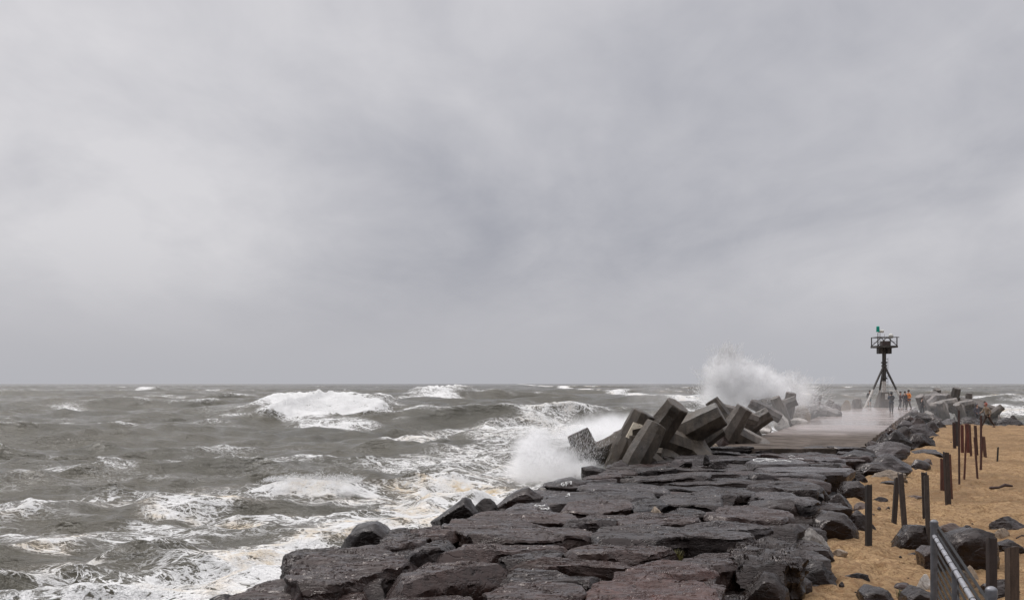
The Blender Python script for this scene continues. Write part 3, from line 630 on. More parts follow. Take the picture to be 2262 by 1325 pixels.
S('big reddish brown front slab cut by the bottom edge, streaked with yellow', [(1300,1308),(1322,1285),(1380,1279),(1500,1284),(1545,1287),(1572,1310),(1585,1345),(1296,1345)], th=.8, tint='red', lift=.02)
S('dark end block hanging over the sand right of the reddish front slab', [(1505,1270),(1545,1256),(1572,1264),(1590,1296),(1588,1325),(1545,1300)], th=1.0, tint='brown', zt=2.14)
# upright and odd stones among the slabs
def B(label, cx, by, w_, h_, **k):
    k.setdefault('group', 'upright stones among the jetty slabs'); k.setdefault('zb', 1.9); k.setdefault('name', 'armour_stone'); return boulder(label, cx, by, w_, h_, **k)
hull_rock('tall cracked block standing up against the surf on the seaward edge', [(748, 1212), (770, 1180), (788, 1158), (826, 1156), (852, 1170), (872, 1192), (870, 1214)], 1214, 1.95, .9, tint='black', **UP)
B('small knob of rock on the shoulder of the tall cracked block', 842, 1180, 34, 20, depth=.7)
hull_rock('black stone tilted up like a ramp against the white surf', [(950, 1153), (985, 1128), (1027, 1098), (1040, 1103), (1057, 1130), (1046, 1148)], 1150, 1.95, .8, tint='black', **UP)
B('low dark stone behind the tilted black ramp stone', 1076, 1132, 58, 33, depth=.7, tint='black')
hull_rock('long dark stone leaning on the seaward edge above the surf', [(1085, 1128), (1110, 1104), (1140, 1086), (1168, 1077), (1184, 1086), (1200, 1098), (1150, 1112)], 1112, 2.0, .9, **UP)
hull_rock('dark stone bearing white painted letters on the seaward edge', [(1172, 1092), (1190, 1078), (1231, 1062), (1268, 1055), (1296, 1064), (1298, 1076), (1240, 1092)], 1090, 1.95, .9, **UP)
S('slab with a shiny grey patch and white painted loops', [(1096,1129),(1112,1117),(1165,1111),(1180,1103),(1212,1104),(1220,1122),(1160,1126)], th=.4, tint='slate')
hull_rock('dark cube of stone at the seaward edge below the splash', [(1283, 1052), (1284, 1032), (1310, 1029), (1338, 1036), (1342, 1052)], 1052, 1.95, .7, tint='black', **UP)
B('dark lumpy stone in front of the leaning concrete limb', 1378, 1048, 82, 32, depth=.7, tint='dark')
B('small pale speckled stone perched between the wide slabs', 1449, 1138, 32, 22, depth=.7, tint='tan', zb=2.15)
B('small black cube shaped stone sitting alone on the pale smooth slab', 1562, 1019, 18, 17, depth=.8, tint='black', zb=2.22)
B('black lump beside the lone black cube, right of it', 1590, 1029, 40, 14, depth=.6, tint='black', zb=2.2)
S('pale smooth slab under the lone black cube of stone', [(1470,1019),(1500,1007),(1553,1001),(1615,1001),(1662,1010),(1600,1014),(1520,1021)], th=.4, tint='slate', zt=2.24, rough=.4)
S('slab painted with large white loops near the walkway', [(1640,1023),(1665,1012),(1712,1011),(1760,1013),(1785,1024),(1712,1024)], th=.4, tint='slate', zt=2.24, rough=.4)
S('long pale ribbon of a slab below the white loops', [(1671,1029),(1730,1027),(1800,1031),(1884,1034),(1862,1041),(1783,1042),(1715,1038)], th=.5, tint='slate', zt=2.22, rough=.5)
B('small dark stone at the very bottom left corner of the jetty, in the foam', 488, 1330, 70, 20, depth=.6, tint='black', zb=1.6)
# ---- rows of smaller slabs between the hand set stones and the walkway, and the stones filling gaps lower down
ORD = ['first', 'second', 'third', 'fourth', 'fifth', 'sixth', 'seventh', 'eighth', 'ninth', 'tenth', 'eleventh', 'twelfth', 'thirteenth', 'fourteenth']
def rows():
    rs = random.Random(4); y = 37.3; r = 0
    names = {0: 'touching the walkway'}
    while y > 23.3:
        dep = rs.uniform(.85, 1.25); ym = y-dep/2
        xa, xb = np.interp(ym, *JL)+.1, np.interp(ym, *JR)-.7
        if r == 0: xb -= .2
        x = xa+rs.uniform(-.2, .2); k = 0
        rowtxt = names.get(r, '%s back from the walkway' % ORD[r] if r < 14 else '')
        while x < xb-.5:
            wd = rs.choice([1.1, 1.5, 1.9, 2.4, 2.9]); x1 = min(x+wd, xb+.3); sk = rs.uniform(-.25, .25)
            P = []
            for (u, v) in ((0, 0), (.3, .02), (.7, -.02), (1, 0), (1.02, .5), (1, 1), (.65, 1.03), (.3, .97), (0, 1), (-.02, .5)):
                P.append((x+.05+(x1-x-.1)*u+sk*(v-.5)+rs.uniform(-.09, .09), y-dep+.04+(dep-.08)*v+rs.uniform(-.08, .08)+(u-.5)*.1))
            tint = rs.choice(['dark', 'dark', 'grey', 'slate', 'brown', 'brown', 'black'])
            word = {'dark': 'dark', 'grey': 'grey', 'slate': 'shiny slate grey', 'brown': 'brownish', 'black': 'black'}[tint]
            sz = 'short' if wd < 1.4 else ('long' if wd > 2.2 else 'flat')
            slab('%s %s slab, %s from the sea, row %s' % (sz, word, ORD[min(k, 13)], rowtxt), P, world=True, zt=2.13+rs.uniform(-.13, .10) if r else 2.205+rs.uniform(-.05, .05), th=rs.uniform(.45, .6), tint=tint,
                 tilt=(rs.uniform(-.05, .05), rs.uniform(-.05, .03)), name='armour_stone', group='rows of thin slabs below the walkway')
            x = x1; k += 1
        y -= dep; r += 1
rows()
def fill():
    rs = random.Random(9); y = 23.2; r = 0
    while y > 9.4:
        dep = rs.uniform(1.0, 1.4); ym = y-dep/2; xa, xb = np.interp(ym, *JL), np.interp(ym, *JR)-.5; x = xa+.2; k = 0
        while x < xb-.5:
            wd = rs.uniform(1.1, 1.8); P = [(x+wd*u+rs.uniform(-.1, .1), y-dep+dep*v+rs.uniform(-.1, .1)) for u, v in ((0, 0), (.5, -.03), (1, 0), (1, .5), (1, 1), (.5, 1.03), (0, 1), (0, .5))]
            slab('sunken slab in the gaps, %s from the sea, %s row seen from the walkway' % (ORD[min(k, 13)], ORD[min(r, 13)]), P, world=True, zt=1.86, th=.6, tint='dark', name='bedding_stone', group='lower stones seen in the gaps of the jetty')
            x += wd; k += 1
        y -= dep; r += 1
fill()
# ---- walkway slab
def walkway():
    Lw = [(36.4, 7.4), (53, 14.6), (69.5, 21.2), (92, 31.2), (101, 34.6)]; Rw = [(36.4, 12.7), (51.3, 19.2), (67.7, 26.3), (91, 36.6), (101, 41.0)]
    ys = np.linspace(36.4, 100, 260); k = np.linspace(0, 1, 30); Y, K = np.meshgrid(ys, k, indexing='ij')
    xl = np.interp(Y, [a for a, b in Lw], [b for a, b in Lw]); xr = np.interp(Y, [a for a, b in Rw], [b for a, b in Rw]); X = xl+(xr-xl)*K
    Y2 = Y+.42*(X-xl)*-1*np.exp(-(Y-36.4)/3)*0
    Z = 2.2+.018*fbm2(X/3, Y/2, 3, 55)
    e = (K == 0) | (K == 1); jag = .10*fbm2(X*0+Y/1.1, Y*0+K*9, 3, 66); X = X+np.where(e, jag, 0)
    X = np.concatenate([X[:, :1], X, X[:, -1:]], 1); Y2 = np.concatenate([Y2[:, :1], Y2, Y2[:, -1:]], 1); Z = np.concatenate([Z[:, :1]-.7, Z, Z[:, -1:]-.7], 1)
    X = np.concatenate([X[:1], X, X[-1:]]); Y2 = np.concatenate([Y2[:1], Y2, Y2[-1:]]); Z = np.concatenate([Z[:1]-.7, Z, Z[-1:]-.7]); nr, nc = X.shape
    i = np.arange((nr-1)*nc).reshape(nr-1, nc)[:, :-1].ravel()
    me = mesh_np('path', np.stack([X, Y2, Z], -1).reshape(-1, 3), np.stack([i, i+1, i+nc+1, i+nc], 1)); me.set_sharp_from_angle(angle=R(40))
    tag(link('path', me, M_WALK), kind='structure')
walkway()
# ---------------------------------------------------------------- dolosse: twisted H shaped concrete armour units
def nrm(v): v = np.asarray(v, float); return v/np.linalg.norm(v)
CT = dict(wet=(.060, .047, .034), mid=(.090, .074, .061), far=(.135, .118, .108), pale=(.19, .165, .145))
def limb(bm, a, b, r0, rm, r1, up):
    """octagonal limb, narrower at its ends, flat end caps with a small chamfer"""
    a, b = np.array(a), np.array(b); ax = nrm(b-a); u = nrm(np.asarray(up)-np.dot(up, ax)*ax); v = np.cross(ax, u); L = np.linalg.norm(b-a)
    rings = []
    for k, r in ((0, r0*.93), (.012, r0), (.25, r0+(rm-r0)*.5), (.5, rm), (.75, r1+(rm-r1)*.5), (.988, r1), (1, r1*.93)):
        c = a+(b-a)*k
        rings.append([bm.verts.new(c+r*(math.cos(q)*u+math.sin(q)*v)*(1.0 if i % 2 else 1.0)) for i, q in enumerate([math.pi/8+math.pi/4*j for j in range(8)])])
    for A, Bq in zip(rings[:-1], rings[1:]):
        for j in range(8): bm.faces.new((A[j], A[(j+1) % 8], Bq[(j+1) % 8], Bq[j]))
    bm.faces.new(rings[0][::-1]); bm.faces.new(rings[-1])
def dolos(label, J, f, s, C=2.9, tint='wet', group='interlocked concrete armour units along the jetty', k=1.0):
    J = W(*J); f = nrm(f); s = np.asarray(s, float); s = nrm(s-np.dot(s, f)*f); g = np.cross(s, f)
    bm = bmesh.new(); h = C/2; K = J+s*C*.70
    limb(bm, J-f*h, J+f*h, .155*C*k, .192*C*k, .155*C*k, s)
    limb(bm, J, K, .185*C*k, .165*C*k, .185*C*k, f)
    limb(bm, K-g*h, K+g*h, .155*C*k, .192*C*k, .155*C*k, s)
    bmesh.ops.bevel(bm, geom=[e for e in bm.edges if e.is_manifold and e.calc_face_angle(0) > .35], offset=.012*C, segments=1, affect='EDGES')
    bmesh.ops.triangulate(bm, faces=[f for f in bm.faces if len(f.verts) > 4])
    bmesh.ops.subdivide_edges(bm, edges=bm.edges[:], cuts=3, use_grid_fill=True); bm.normal_update()
    co = np.array([v.co[:] for v in bm.verts]); dsp = .022*fbm(co[:, 0]*2.2, co[:, 1]*2.2, co[:, 2]*2.2, 3, 61)-.05*np.maximum(0, fbm(co[:, 0]*1.7, co[:, 1]*1.7, co[:, 2]*1.7, 3, 67)-.42)*3
    for v, q in zip(bm.verts, dsp): v.co += v.normal*float(q)
    me = bpy.data.meshes.new('dolos')
    for v in bm.verts: v.co -= Vector(J)
    bm.to_mesh(me); bm.free()
    me.polygons.foreach_set('use_smooth', np.ones(len(me.polygons), bool)); me.set_sharp_from_angle(angle=R(16))
    o = link('dolos', me, M_CONC); o.location = J; o.color = (*[c*random.Random(label).uniform(.85, 1.15) for c in CT[tint]], 1)
    tag(o, label, 'concrete block', group); return o
dolos('concrete unit with a blunt limb tilted left over the surf, first in the line', (1303, 1012, 33.4), (-.42, .05, .90), (.96, .12, .24), 1.95, k=1.3)
dolos('concrete unit lying level, its square end pointing out to sea below the tilted limb', (1283, 1008, 33.2), (-1, -.05, .02), (.1, .5, -.9), 1.6, k=1.15)
d2 = dolos('concrete unit with a pale broken patch on its leaning limb', (1385, 990, 32.4), (.42, -.10, .9), (.6, .7, -.2), 2.6)
def patch(pts, d, parent, name='broken_face'):
    bm = bmesh.new(); P = [W(x, y, d) for x, y in pts]; o = np.array(parent.location)
    A = [bm.verts.new(Vector(p-o)) for p in P]; Bk = [bm.verts.new(Vector(p-o+np.array([0, .25, 0]))) for p in P]
    bm.faces.new(A); n = len(A)
    for i in range(n): bm.faces.new((A[i], Bk[i], Bk[(i+1) % n], A[(i+1) % n]))
    bmesh.ops.recalc_face_normals(bm, faces=bm.faces); me = bpy.data.meshes.new(name); bm.to_mesh(me); bm.free()
    return link(name, me, M_AGG, parent)
patch([(1400, 932), (1419, 938), (1420, 944), (1397, 949), (1397, 972), (1383, 965)], 31.88, d2)
patch([(1421, 939), (1432, 941), (1434, 945), (1424, 962)], 31.86, d2)
dolos('tallest near concrete limb leaning right, round end turned to the camera', (1447, 965, 33.6), (.52, -.30, .80), (.7, .6, -.3), 2.75)
dolos('front concrete unit whose straight limb rises from the rocks with a thin bright rim', (1412, 1008, 31.4), (.50, .12, .86), (.75, .5, -.45), 2.35)
dolos('short upright concrete stub standing between the two leaning limbs', (1402, 1010, 32.0), (.0, -.05, 1), (.3, .9, 0), 1.45)
dolos('big dark concrete unit with a long limb pointing right over its own shadow', (1512, 956, 34.8), (.86, -.22, .48), (.30, .45, -.9), 2.9)
dolos('concrete unit behind, its square head tipped left against the surf', (1600, 926, 41), (-.55, .1, .84), (-.6, .5, -.45), 1.9)
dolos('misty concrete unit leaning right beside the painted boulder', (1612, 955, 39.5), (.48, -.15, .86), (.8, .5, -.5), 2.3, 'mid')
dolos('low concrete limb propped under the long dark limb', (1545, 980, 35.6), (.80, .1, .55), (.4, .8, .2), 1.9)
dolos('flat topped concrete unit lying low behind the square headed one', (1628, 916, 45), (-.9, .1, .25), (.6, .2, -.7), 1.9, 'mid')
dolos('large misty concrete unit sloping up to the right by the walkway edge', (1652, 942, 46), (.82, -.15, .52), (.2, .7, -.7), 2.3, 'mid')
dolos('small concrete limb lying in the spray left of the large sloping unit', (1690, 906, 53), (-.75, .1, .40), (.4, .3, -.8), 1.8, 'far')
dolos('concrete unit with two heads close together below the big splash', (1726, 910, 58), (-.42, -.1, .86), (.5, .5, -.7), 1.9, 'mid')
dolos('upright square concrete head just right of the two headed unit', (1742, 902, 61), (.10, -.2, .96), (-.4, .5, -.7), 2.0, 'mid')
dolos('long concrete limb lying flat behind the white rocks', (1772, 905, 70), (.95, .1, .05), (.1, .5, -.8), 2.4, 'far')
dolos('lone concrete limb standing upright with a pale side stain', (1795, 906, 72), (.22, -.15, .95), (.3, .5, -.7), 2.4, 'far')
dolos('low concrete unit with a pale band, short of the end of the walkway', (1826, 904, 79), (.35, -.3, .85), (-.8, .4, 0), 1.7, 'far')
GR = 'concrete armour units at the head of the beach'
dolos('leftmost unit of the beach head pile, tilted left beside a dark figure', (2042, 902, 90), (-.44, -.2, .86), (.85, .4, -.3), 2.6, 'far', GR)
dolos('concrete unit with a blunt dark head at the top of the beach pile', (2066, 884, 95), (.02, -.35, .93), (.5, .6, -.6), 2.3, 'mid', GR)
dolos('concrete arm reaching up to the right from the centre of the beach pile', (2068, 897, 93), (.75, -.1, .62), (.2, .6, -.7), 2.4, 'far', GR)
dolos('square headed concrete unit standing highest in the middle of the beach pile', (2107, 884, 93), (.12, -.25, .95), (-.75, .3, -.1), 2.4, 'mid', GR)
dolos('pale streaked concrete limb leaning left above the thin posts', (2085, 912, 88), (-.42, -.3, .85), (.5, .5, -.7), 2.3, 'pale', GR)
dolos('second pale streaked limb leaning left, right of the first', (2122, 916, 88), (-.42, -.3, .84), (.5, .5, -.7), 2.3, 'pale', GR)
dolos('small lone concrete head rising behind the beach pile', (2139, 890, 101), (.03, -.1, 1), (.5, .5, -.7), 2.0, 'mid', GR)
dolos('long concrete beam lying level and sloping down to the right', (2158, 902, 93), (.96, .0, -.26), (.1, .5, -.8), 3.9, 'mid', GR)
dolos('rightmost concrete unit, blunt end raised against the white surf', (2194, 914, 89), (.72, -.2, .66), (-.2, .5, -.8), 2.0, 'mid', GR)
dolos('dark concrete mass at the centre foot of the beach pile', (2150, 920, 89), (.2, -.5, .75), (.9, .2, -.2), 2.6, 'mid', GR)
# pale posts of broken concrete under the rightmost unit
boulder('pale broken concrete shard below the rightmost unit', 2211, 935, 9, 20, tint='pale', depth=.8, group=None, cat='concrete shard', name='concrete_shard', lean=-.2)
def stump():
    p = G(1893, 902, 2.2); root = MB(); pts = [(.50, 0), (.49, .35), (.44, .70), (.36, .9), (.2, 1.0), (0.001, 1.03)]
    bm = root.bm; prev = None; n = 14
    for r, z in pts:
        ring = [bm.verts.new((r*math.cos(a*6.2832/n), r*math.sin(a*6.2832/n), z)) for a in range(n)]
        if prev:
            for j in range(n): bm.faces.new((prev[j], prev[(j+1) % n], ring[(j+1) % n], ring[j]))
        prev = ring
    bm.faces.new(prev)
    o = root.build('mooring_bollard', M_CONC); o.location = p; o.color = (*CT['mid'], 1); tag(o, 'dark round topped concrete stump on the far left corner of the walkway', 'bollard')
stump()
# ---------------------------------------------------------------- beacon tower
M_STEEL = mat_plain('weathered dark steel', (.075, .068, .062), .6, .3, .35, 3)
M_PEEL = mat_plain('peeling white paint', (.50, .47, .43), .6, 0, .45, 5)
M_GREEN = mat_plain('green lantern glass', (.0, .30, .21), .25, 0, .12, 6)
M_WHITE = mat_plain('off white fibreglass', (.58, .57, .52), .45, 0, .12, 5)
M_BOX = mat_plain('brown equipment box', (.085, .062, .058), .6, 0, .3, 4)
def tower():
    d = 98.0; u = d/F; X0 = (1953-CX)/F*d; root = empty('beacon_tower', (X0, d, ZT)); tag(root, 'grey tripod navigation beacon with a green lantern at the end of the jetty', 'beacon')
    z = lambda y: H-(y-HY)*u-ZT; x = lambda p: (p-1953)*u
    m = MB(); bm = m.bm
    lo = [bm.verts.new(q) for q in ((-.82, -.7, -.1), (.75, -.7, -.1), (.75, .7, -.1), (-.82, .7, -.1))]; hi = [bm.verts.new(q) for q in ((-.42, -.4, z(866)), (.36, -.4, z(866)), (.36, .4, z(866)), (-.42, .4, z(866)))]
    for j in range(4): bm.faces.new((lo[j], lo[(j+1) % 4], hi[(j+1) % 4], hi[j]))
    bm.faces.new(hi); o = m.build('pedestal', M_CONC, root, bevel=.03); o.color = (*CT['mid'], 1)
    m = MB(); m.box((.05, -.50, .75), (.30, .05, 1.25)); m.build('pedestal_stain', M_PEEL, o)
    m = MB(); m.tube((0, 0, z(868)), (0, 0, z(842)), .21, n=16); m.build('lower_column', M_PEEL, root)
    m = MB(); m.tube((0, 0, z(842)), (0, 0, z(766)), .19, n=16)
    for yy in (801, 835): m.tube((0, 0, z(yy)-.06), (0, 0, z(yy)+.06), .30, n=18); m.tube((0, 0, z(yy)+.06), (0, 0, z(yy)+.10), .24, n=18)
    m.tube((0, 0, z(808)-.1), (0, 0, z(808)+.1), .26, n=14); m.build('column', M_STEEL, root)
    m = MB()
    for k in range(12): m.box((.26, 0, z(862)+k*.28), (.26, .03, .03))
    m.tube((.14, 0, z(866)), (.14, 0, z(790)), .015, n=6); m.tube((.38, 0, z(866)), (.38, 0, z(790)), .015, n=6); m.build('ladder', M_STEEL, root)
    top = Vector((0, 0, z(806)))
    for (px, yb, dy) in ((1901, 898, -1.2), (1991, 892, -1.0), (1958, 888, 2.6)):
        foot = Vector((x(px), dy, 0.0 if yb > 890 else 0.0)); mid = foot.lerp(top, .42)
        m = MB(); m.tube(mid, top, .105, n=12); lg = m.build('leg', M_STEEL, root)
        m = MB(); m.tube(foot, mid, .108, n=12); m.box(foot+Vector((0, 0, .03)), (.42, .42, .07)); m.build('painted_foot', M_PEEL, lg)
    m = MB(); zp = z(766)
    m.box((0, 0, zp), (1.9, 1.9, .10)); m.box((0, -.9, zp), (2.0, .08, .20)); m.box((0, .9, zp), (2.0, .08, .20)); m.box((-.96, 0, zp), (.08, 1.8, .2)); m.box((.96, 0, zp), (.08, 1.8, .2)); m.build('platform', M_STEEL, root)
    m = MB(); zr = z(745)
    for sx in (-.93, .93):
        for sy in (-.86, .86): m.tube((sx, sy, zp), (sx, sy, zr), .058, n=8)
        m.tube((sx, -.86, zr), (sx, .86, zr), .035, n=8)
    for sy in (-.86, .86):
        m.tube((-.98, sy, zr), (1.15, sy, zr-.03), .038, n=8); m.tube((-.93, sy, zp+.1), (0, sy, zr), .045, n=8); m.tube((.93, sy, zp+.1), (0, sy, zr), .045, n=8); m.tube((-.93, sy, (zp+zr)/2), (.93, sy, (zp+zr)/2), .014, n=6)
    m.build('railing', M_STEEL, root)
    for sx in (-.44, .44):
        m = MB(); m.box((sx*.95, 0, z(774.5)), (.42, .7, .60)); m.build('equipment_box', M_STEEL, root, bevel=.02)
    m = MB(); m.box((0, -.25, z(759)), (.72, .6, .50)); m.build('cabinet', M_BOX, root, bevel=.02)
    m = MB(); m.tube((-.93, -.86, zp-.5), (-.93, -.86, z(736)), .035, n=8); mast = m.build('mast', M_STEEL, root)
    m = MB(); c = (-.93, -.86)
    m.tube((*c, z(734)), (*c, z(732)), .17, n=16); m.tube((*c, z(732)), (*c, z(723)), .155, .15, n=16); m.sph((*c, z(723)), .15, (1, 1, .6)); m.tube((*c, z(728)-.02), (*c, z(728)+.02), .17, n=16); m.build('lantern', M_GREEN, root)
    m = MB(); m.tube((-.70, -.8, zp), (-.70, -.8, z(736)), .025, n=8); m.build('horn_post', M_STEEL, root)
    m = MB(); m.tube((-.86, -.8, z(732)), (-.40, -.8, z(732.5)), .15, .15, n=14); m.sph((-.40, -.8, z(732.5)), .15, (.5, 1, 1)); m.build('fog_horn', M_WHITE, root)
    m = MB(); m.sph((.52, -.4, z(742)), .22, (1.1, 1, 1)); m.tube((.52, -.4, z(747)), (.52, -.4, z(742)), .16, n=12); m.build('dome', M_WHITE, root)
    m = MB(); m.tube((-.08, -.3, z(757)), (-.08, -.3, z(738)), .012, n=6); m.build('antenna', M_STEEL, root)
tower()
# ---------------------------------------------------------------- posts in the sand
def sand_z(x, y): return ZB+.04
def post(label, xt, yt, xb, yb, wpx, col=(.075, .038, .028), kind='steel', group='rusty steel posts standing in the sand', zb=ZB+.06, d=None, extra=.35):
    if d is None: p = GS_(xb, yb); d = p[1]
    else: p = W(xb, yb, d)
    q = W(xt, yt, d); w_ = wpx/F*d; L = q[2]-p[2]; sh = (q[0]-p[0])
    m = MB(); rs = random.Random(label)
    if kind == 'steel':
        tk = w_*.22
        m.box((0, 0, 0), (w_, tk, 1)); m.box((-w_/2+tk/2, w_*.42, 0), (tk, w_*.8, 1)); m.box((w_/2-tk/2, w_*.42, 0), (tk, w_*.8, 1))
    elif kind == 'bar': m.box((0, 0, 0), (w_, w_*.9, 1))
    else: m.box((0, 0, 0), (w_, w_, 1))
    for v in m.bm.verts:
        zz_ = (v.co.z+.5)*(L+extra)-extra; v.co.x += sh*zz_/L; v.co.z = zz_+(rs.uniform(-.03, .03) if zz_ > 0 else 0)
    o = m.build('fence_post' if kind == 'wood' else 'steel_post', M_RUST, None, smooth=20, bevel=w_*.06)
    o.location = p; o.rotation_euler[2] = rs.uniform(-.35, .35) if kind != 'wood' else .15; o.color = (col[0]*.62, (col[1]+.006)*.62, (col[2]+.006)*.62, 1); tag(o, label, 'post', group); return o
post('dark square steel post nearest the jetty stones, standing alone', 1921, 1071, 1921, 1207, 12, (.045, .030, .026))
post('left post of the crossed pair, leaning slightly right', 1983, 1055, 1976, 1156, 9.5, (.05, .032, .026))
post('right post of the crossed pair, leaning left with a worn pale edge', 1990, 1045, 2001, 1178, 10, (.075, .052, .044))
post('short thick stub bolted behind the tall post by the dark streaked boulder', 2042, 1044, 2045, 1146, 12, (.045, .028, .024), extra=0)
post('tall brown post beside the dark boulder with white streaks', 2047, 1051, 2052, 1214, 9.5, (.085, .062, .052))
post('reddish post just left of the double post', 2082, 1013, 2082, 1086, 8, (.12, .042, .028))
post('thick double post with a banded top', 2091, 999, 2097, 1118, 10, (.06, .036, .029))
post('thin rusty bar touching the right side of the thick double post', 2098, 1003, 2103, 1102, 5, (.13, .05, .032))
post('leftmost post of the far cluster', 2108, 933, 2110, 989, 5.5, (.06, .025, .02))
post('widest dark post of the far cluster', 2114, 931, 2117, 985, 8, (.05, .038, .036))
post('tallest thin pole of the far cluster', 2118, 905, 2119, 1071, 3.6, (.07, .03, .024), 'bar')
post('short red post right of the tallest thin pole', 2126, 938, 2127, 999, 5.5, (.13, .035, .025))
post('long thin pole leaning right out of the far cluster', 2135, 937, 2130, 1060, 3.8, (.14, .05, .034), 'bar')
post('thick red post with a curled top in the far cluster', 2136, 936, 2141, 1002, 8, (.15, .04, .028))
post('thin post touching the thick red one', 2141, 938, 2145, 1004, 4, (.10, .035, .026), 'bar')
post('plain post standing alone right of the thick red one', 2155, 940, 2159, 1008, 5, (.09, .04, .03))
post('slender pole leaning left, its foot nearest the camera in the far cluster', 2153, 966, 2159, 1054, 4, (.10, .04, .03), 'bar')
post('upright slender pole near the walking person', 2167, 918, 2167, 1037, 3.8, (.085, .032, .026), 'bar')
post('slender pole leaning right beside the upright one', 2170, 966, 2166, 1038, 4, (.11, .042, .03), 'bar')
post('short leaning post, rightmost of the far cluster', 2173, 964, 2178, 1010, 5.5, (.13, .06, .042))
post('small black stick standing alone out on the open sand', 2205, 988, 2203, 1020, 3, (.03, .018, .015), 'bar')
post('short dark post leaning against the stones at the beach edge', 2062, 965, 2047, 984, 5, (.03, .022, .02))
post('dark steel beam standing right of the wire fence, with a pale worn edge', 2194, 1188, 2194, 1345, 18, (.050, .030, .026), d=11.4, extra=.9, group='weathered posts at the bottom right corner')
post('brown timber post with a bolt hole, rightmost in the picture', 2235, 1209, 2236, 1345, 22, (.095, .058, .040), kind='wood', d=10.6, extra=.9, group='weathered posts at the bottom right corner')
# ---------------------------------------------------------------- chain link fence
M_GALV = mat_plain('dull galvanised steel', (.17, .17, .18), .45, .6, .35, 9)
M_RAIL = mat_plain('worn galvanised rail', (.40, .40, .42), .38, .6, .25, 9)
M_WIRE = mat_plain('grey wire', (.035, .035, .037), .6, .2, .3, 14)
def fence():
    a = Vector(W(2064, 1184, 10.0)); b0 = Vector(W(2150, 1325, 7.03)); dr = (b0-a); dr.z = 0; dr.normalize(); b = a+dr*6.2; b.z = a.z
    n = Vector((dr.y, -dr.x, 0))
    if n.x < 0: n = -n
    root = empty('wire_fence', (a.x, a.y, ZB-.1)); tag(root, 'galvanised chain link fence running out of the bottom right corner', 'fence'); O = Vector(root.location)
    m = MB(); m.tube(a-O, b-O, .021, n=14); m.build('top_rail', M_RAIL, root)
    def pst(p, top, r, dome=True):
        m = MB(); m.tube((p.x-O.x, p.y-O.y, 0), (p.x-O.x, p.y-O.y, top-O.z), r, n=18); o = m.build('fence_post', M_GALV, root)
        m = MB(); m.tube((p.x-O.x, p.y-O.y, top-O.z-.01), (p.x-O.x, p.y-O.y, top-O.z+.035), r*1.14, n=18); m.sph((p.x-O.x, p.y-O.y, top-O.z+.035), r*1.14, (1, 1, .75), 16); m.build('post_cap', M_GALV, o)
    pst(a-n*.0-dr*.03, a.z+.10, .036); 
    c = a+dr*1.76; pst(c+n*.02, a.z-.06, .030); e = a+dr*3.25; pst(e+n*.10, a.z+.07, .036)
    rs = random.Random(2)
    for k in range(16):
        m = MB(); p = a+dr*(.2+k*.36+rs.uniform(-.04, .04))-O; u = Vector((0, 0, 1))
        pts = [p+n*.026*math.cos(q)+u*.026*math.sin(q) for q in [i*math.pi/5 for i in range(11)]]
        m.path(pts+[pts[0]+n*.05+u*rs.uniform(-.02, .04)], .0026, 4); m.build('tie_wire', M_WIRE, root)
    # woven mesh, hung on the far side of the rail and standing a little above it
    step = .043; N = int(6.2/step); hgt = a.z+.13-ZB; rows_ = int(hgt/step); V = []; Q = []
    for k in range(N):
        base = a+dr*(k*step)+n*.030; pts = []
        for r in range(rows_+1):
            o_ = (.5 if r % 2 else -.5)*step*1.04; pts.append(base+dr*o_+n*(.0015 if r % 2 else -.0015)+Vector((0, 0, .13+.0015*math.sin(k*.9)-r*step)))
        for p, q in zip(pts[:-1], pts[1:]):
            ax = (q-p).normalized(); s1 = ax.cross(n).normalized()*.0021; s2 = n*.0021; i0 = len(V)
            for c_ in (p, q):
                for w_ in (s1, s2, -s1, -s2): V.append(tuple(c_+w_-O))
            for j in range(4): Q.append((i0+j, i0+(j+1) % 4, i0+4+(j+1) % 4, i0+4+j))
    link('wire_mesh', mesh_np('wire_mesh', V, Q, False), M_WIRE, root)
fence()
# ---------------------------------------------------------------- stones and debris on the sand
def b(label, cx, by, w_, h_, tint='dark', **k): return boulder(label, cx, by, w_, h_, tint=tint, **k)
hull_rock('dark wedge boulder with two white streaks, behind the tall brown post', [(1972, 1213), (1990, 1188), (2012, 1160), (2044, 1160), (2062, 1190), (2064, 1216)], 1214, ZB, 0.6, tint='dark')
hull_rock('largest boulder on the sand, black and blocky behind the wire fence', [(2088, 1200), (2108, 1180), (2160, 1164), (2196, 1178), (2207, 1205), (2205, 1245), (2180, 1262), (2125, 1245), (2095, 1225)], 1260, ZB, 0.8, tint='dark')
hull_rock('brown boulder half hidden by the end post of the wire fence', [(2033, 1220), (2052, 1206), (2085, 1208), (2090, 1240), (2070, 1260), (2042, 1250)], 1256, ZB, 0.5, tint='brown')
b('flat dark stone sticking out left of the boulder by the fence post', 2024, 1226, 36, 9, 'dark')
b('tan and grey stone right behind the cap of the fence post', 2102, 1184, 74, 30, 'rust', seed=14)
b('grey flat stone at the back of the boulder group, beside the tan one', 2142, 1176, 44, 18, 'grey')
b('broad dark boulder cut by the right edge of the picture', 2238, 1170, 88, 30, 'dark', seed=17)
b('small round pebbly tan stone in front of the broad dark boulder', 2216, 1186, 38, 22, 'tan', ncut=22)
b('flat spiky dark rock pointing right, below the pebbly tan stone', 2236, 1214, 76, 24, 'dark', seed=33)
b('small pale stone at the foot of the largest boulder', 2149, 1280, 36, 34, 'tan', ncut=20)
b('low dark rock behind the two weathered posts at the corner', 2222, 1318, 100, 38, 'dark', seed=35)
b('pale pink granite stone left of the fence post', 2046, 1300, 40, 34, 'white', ncut=22)
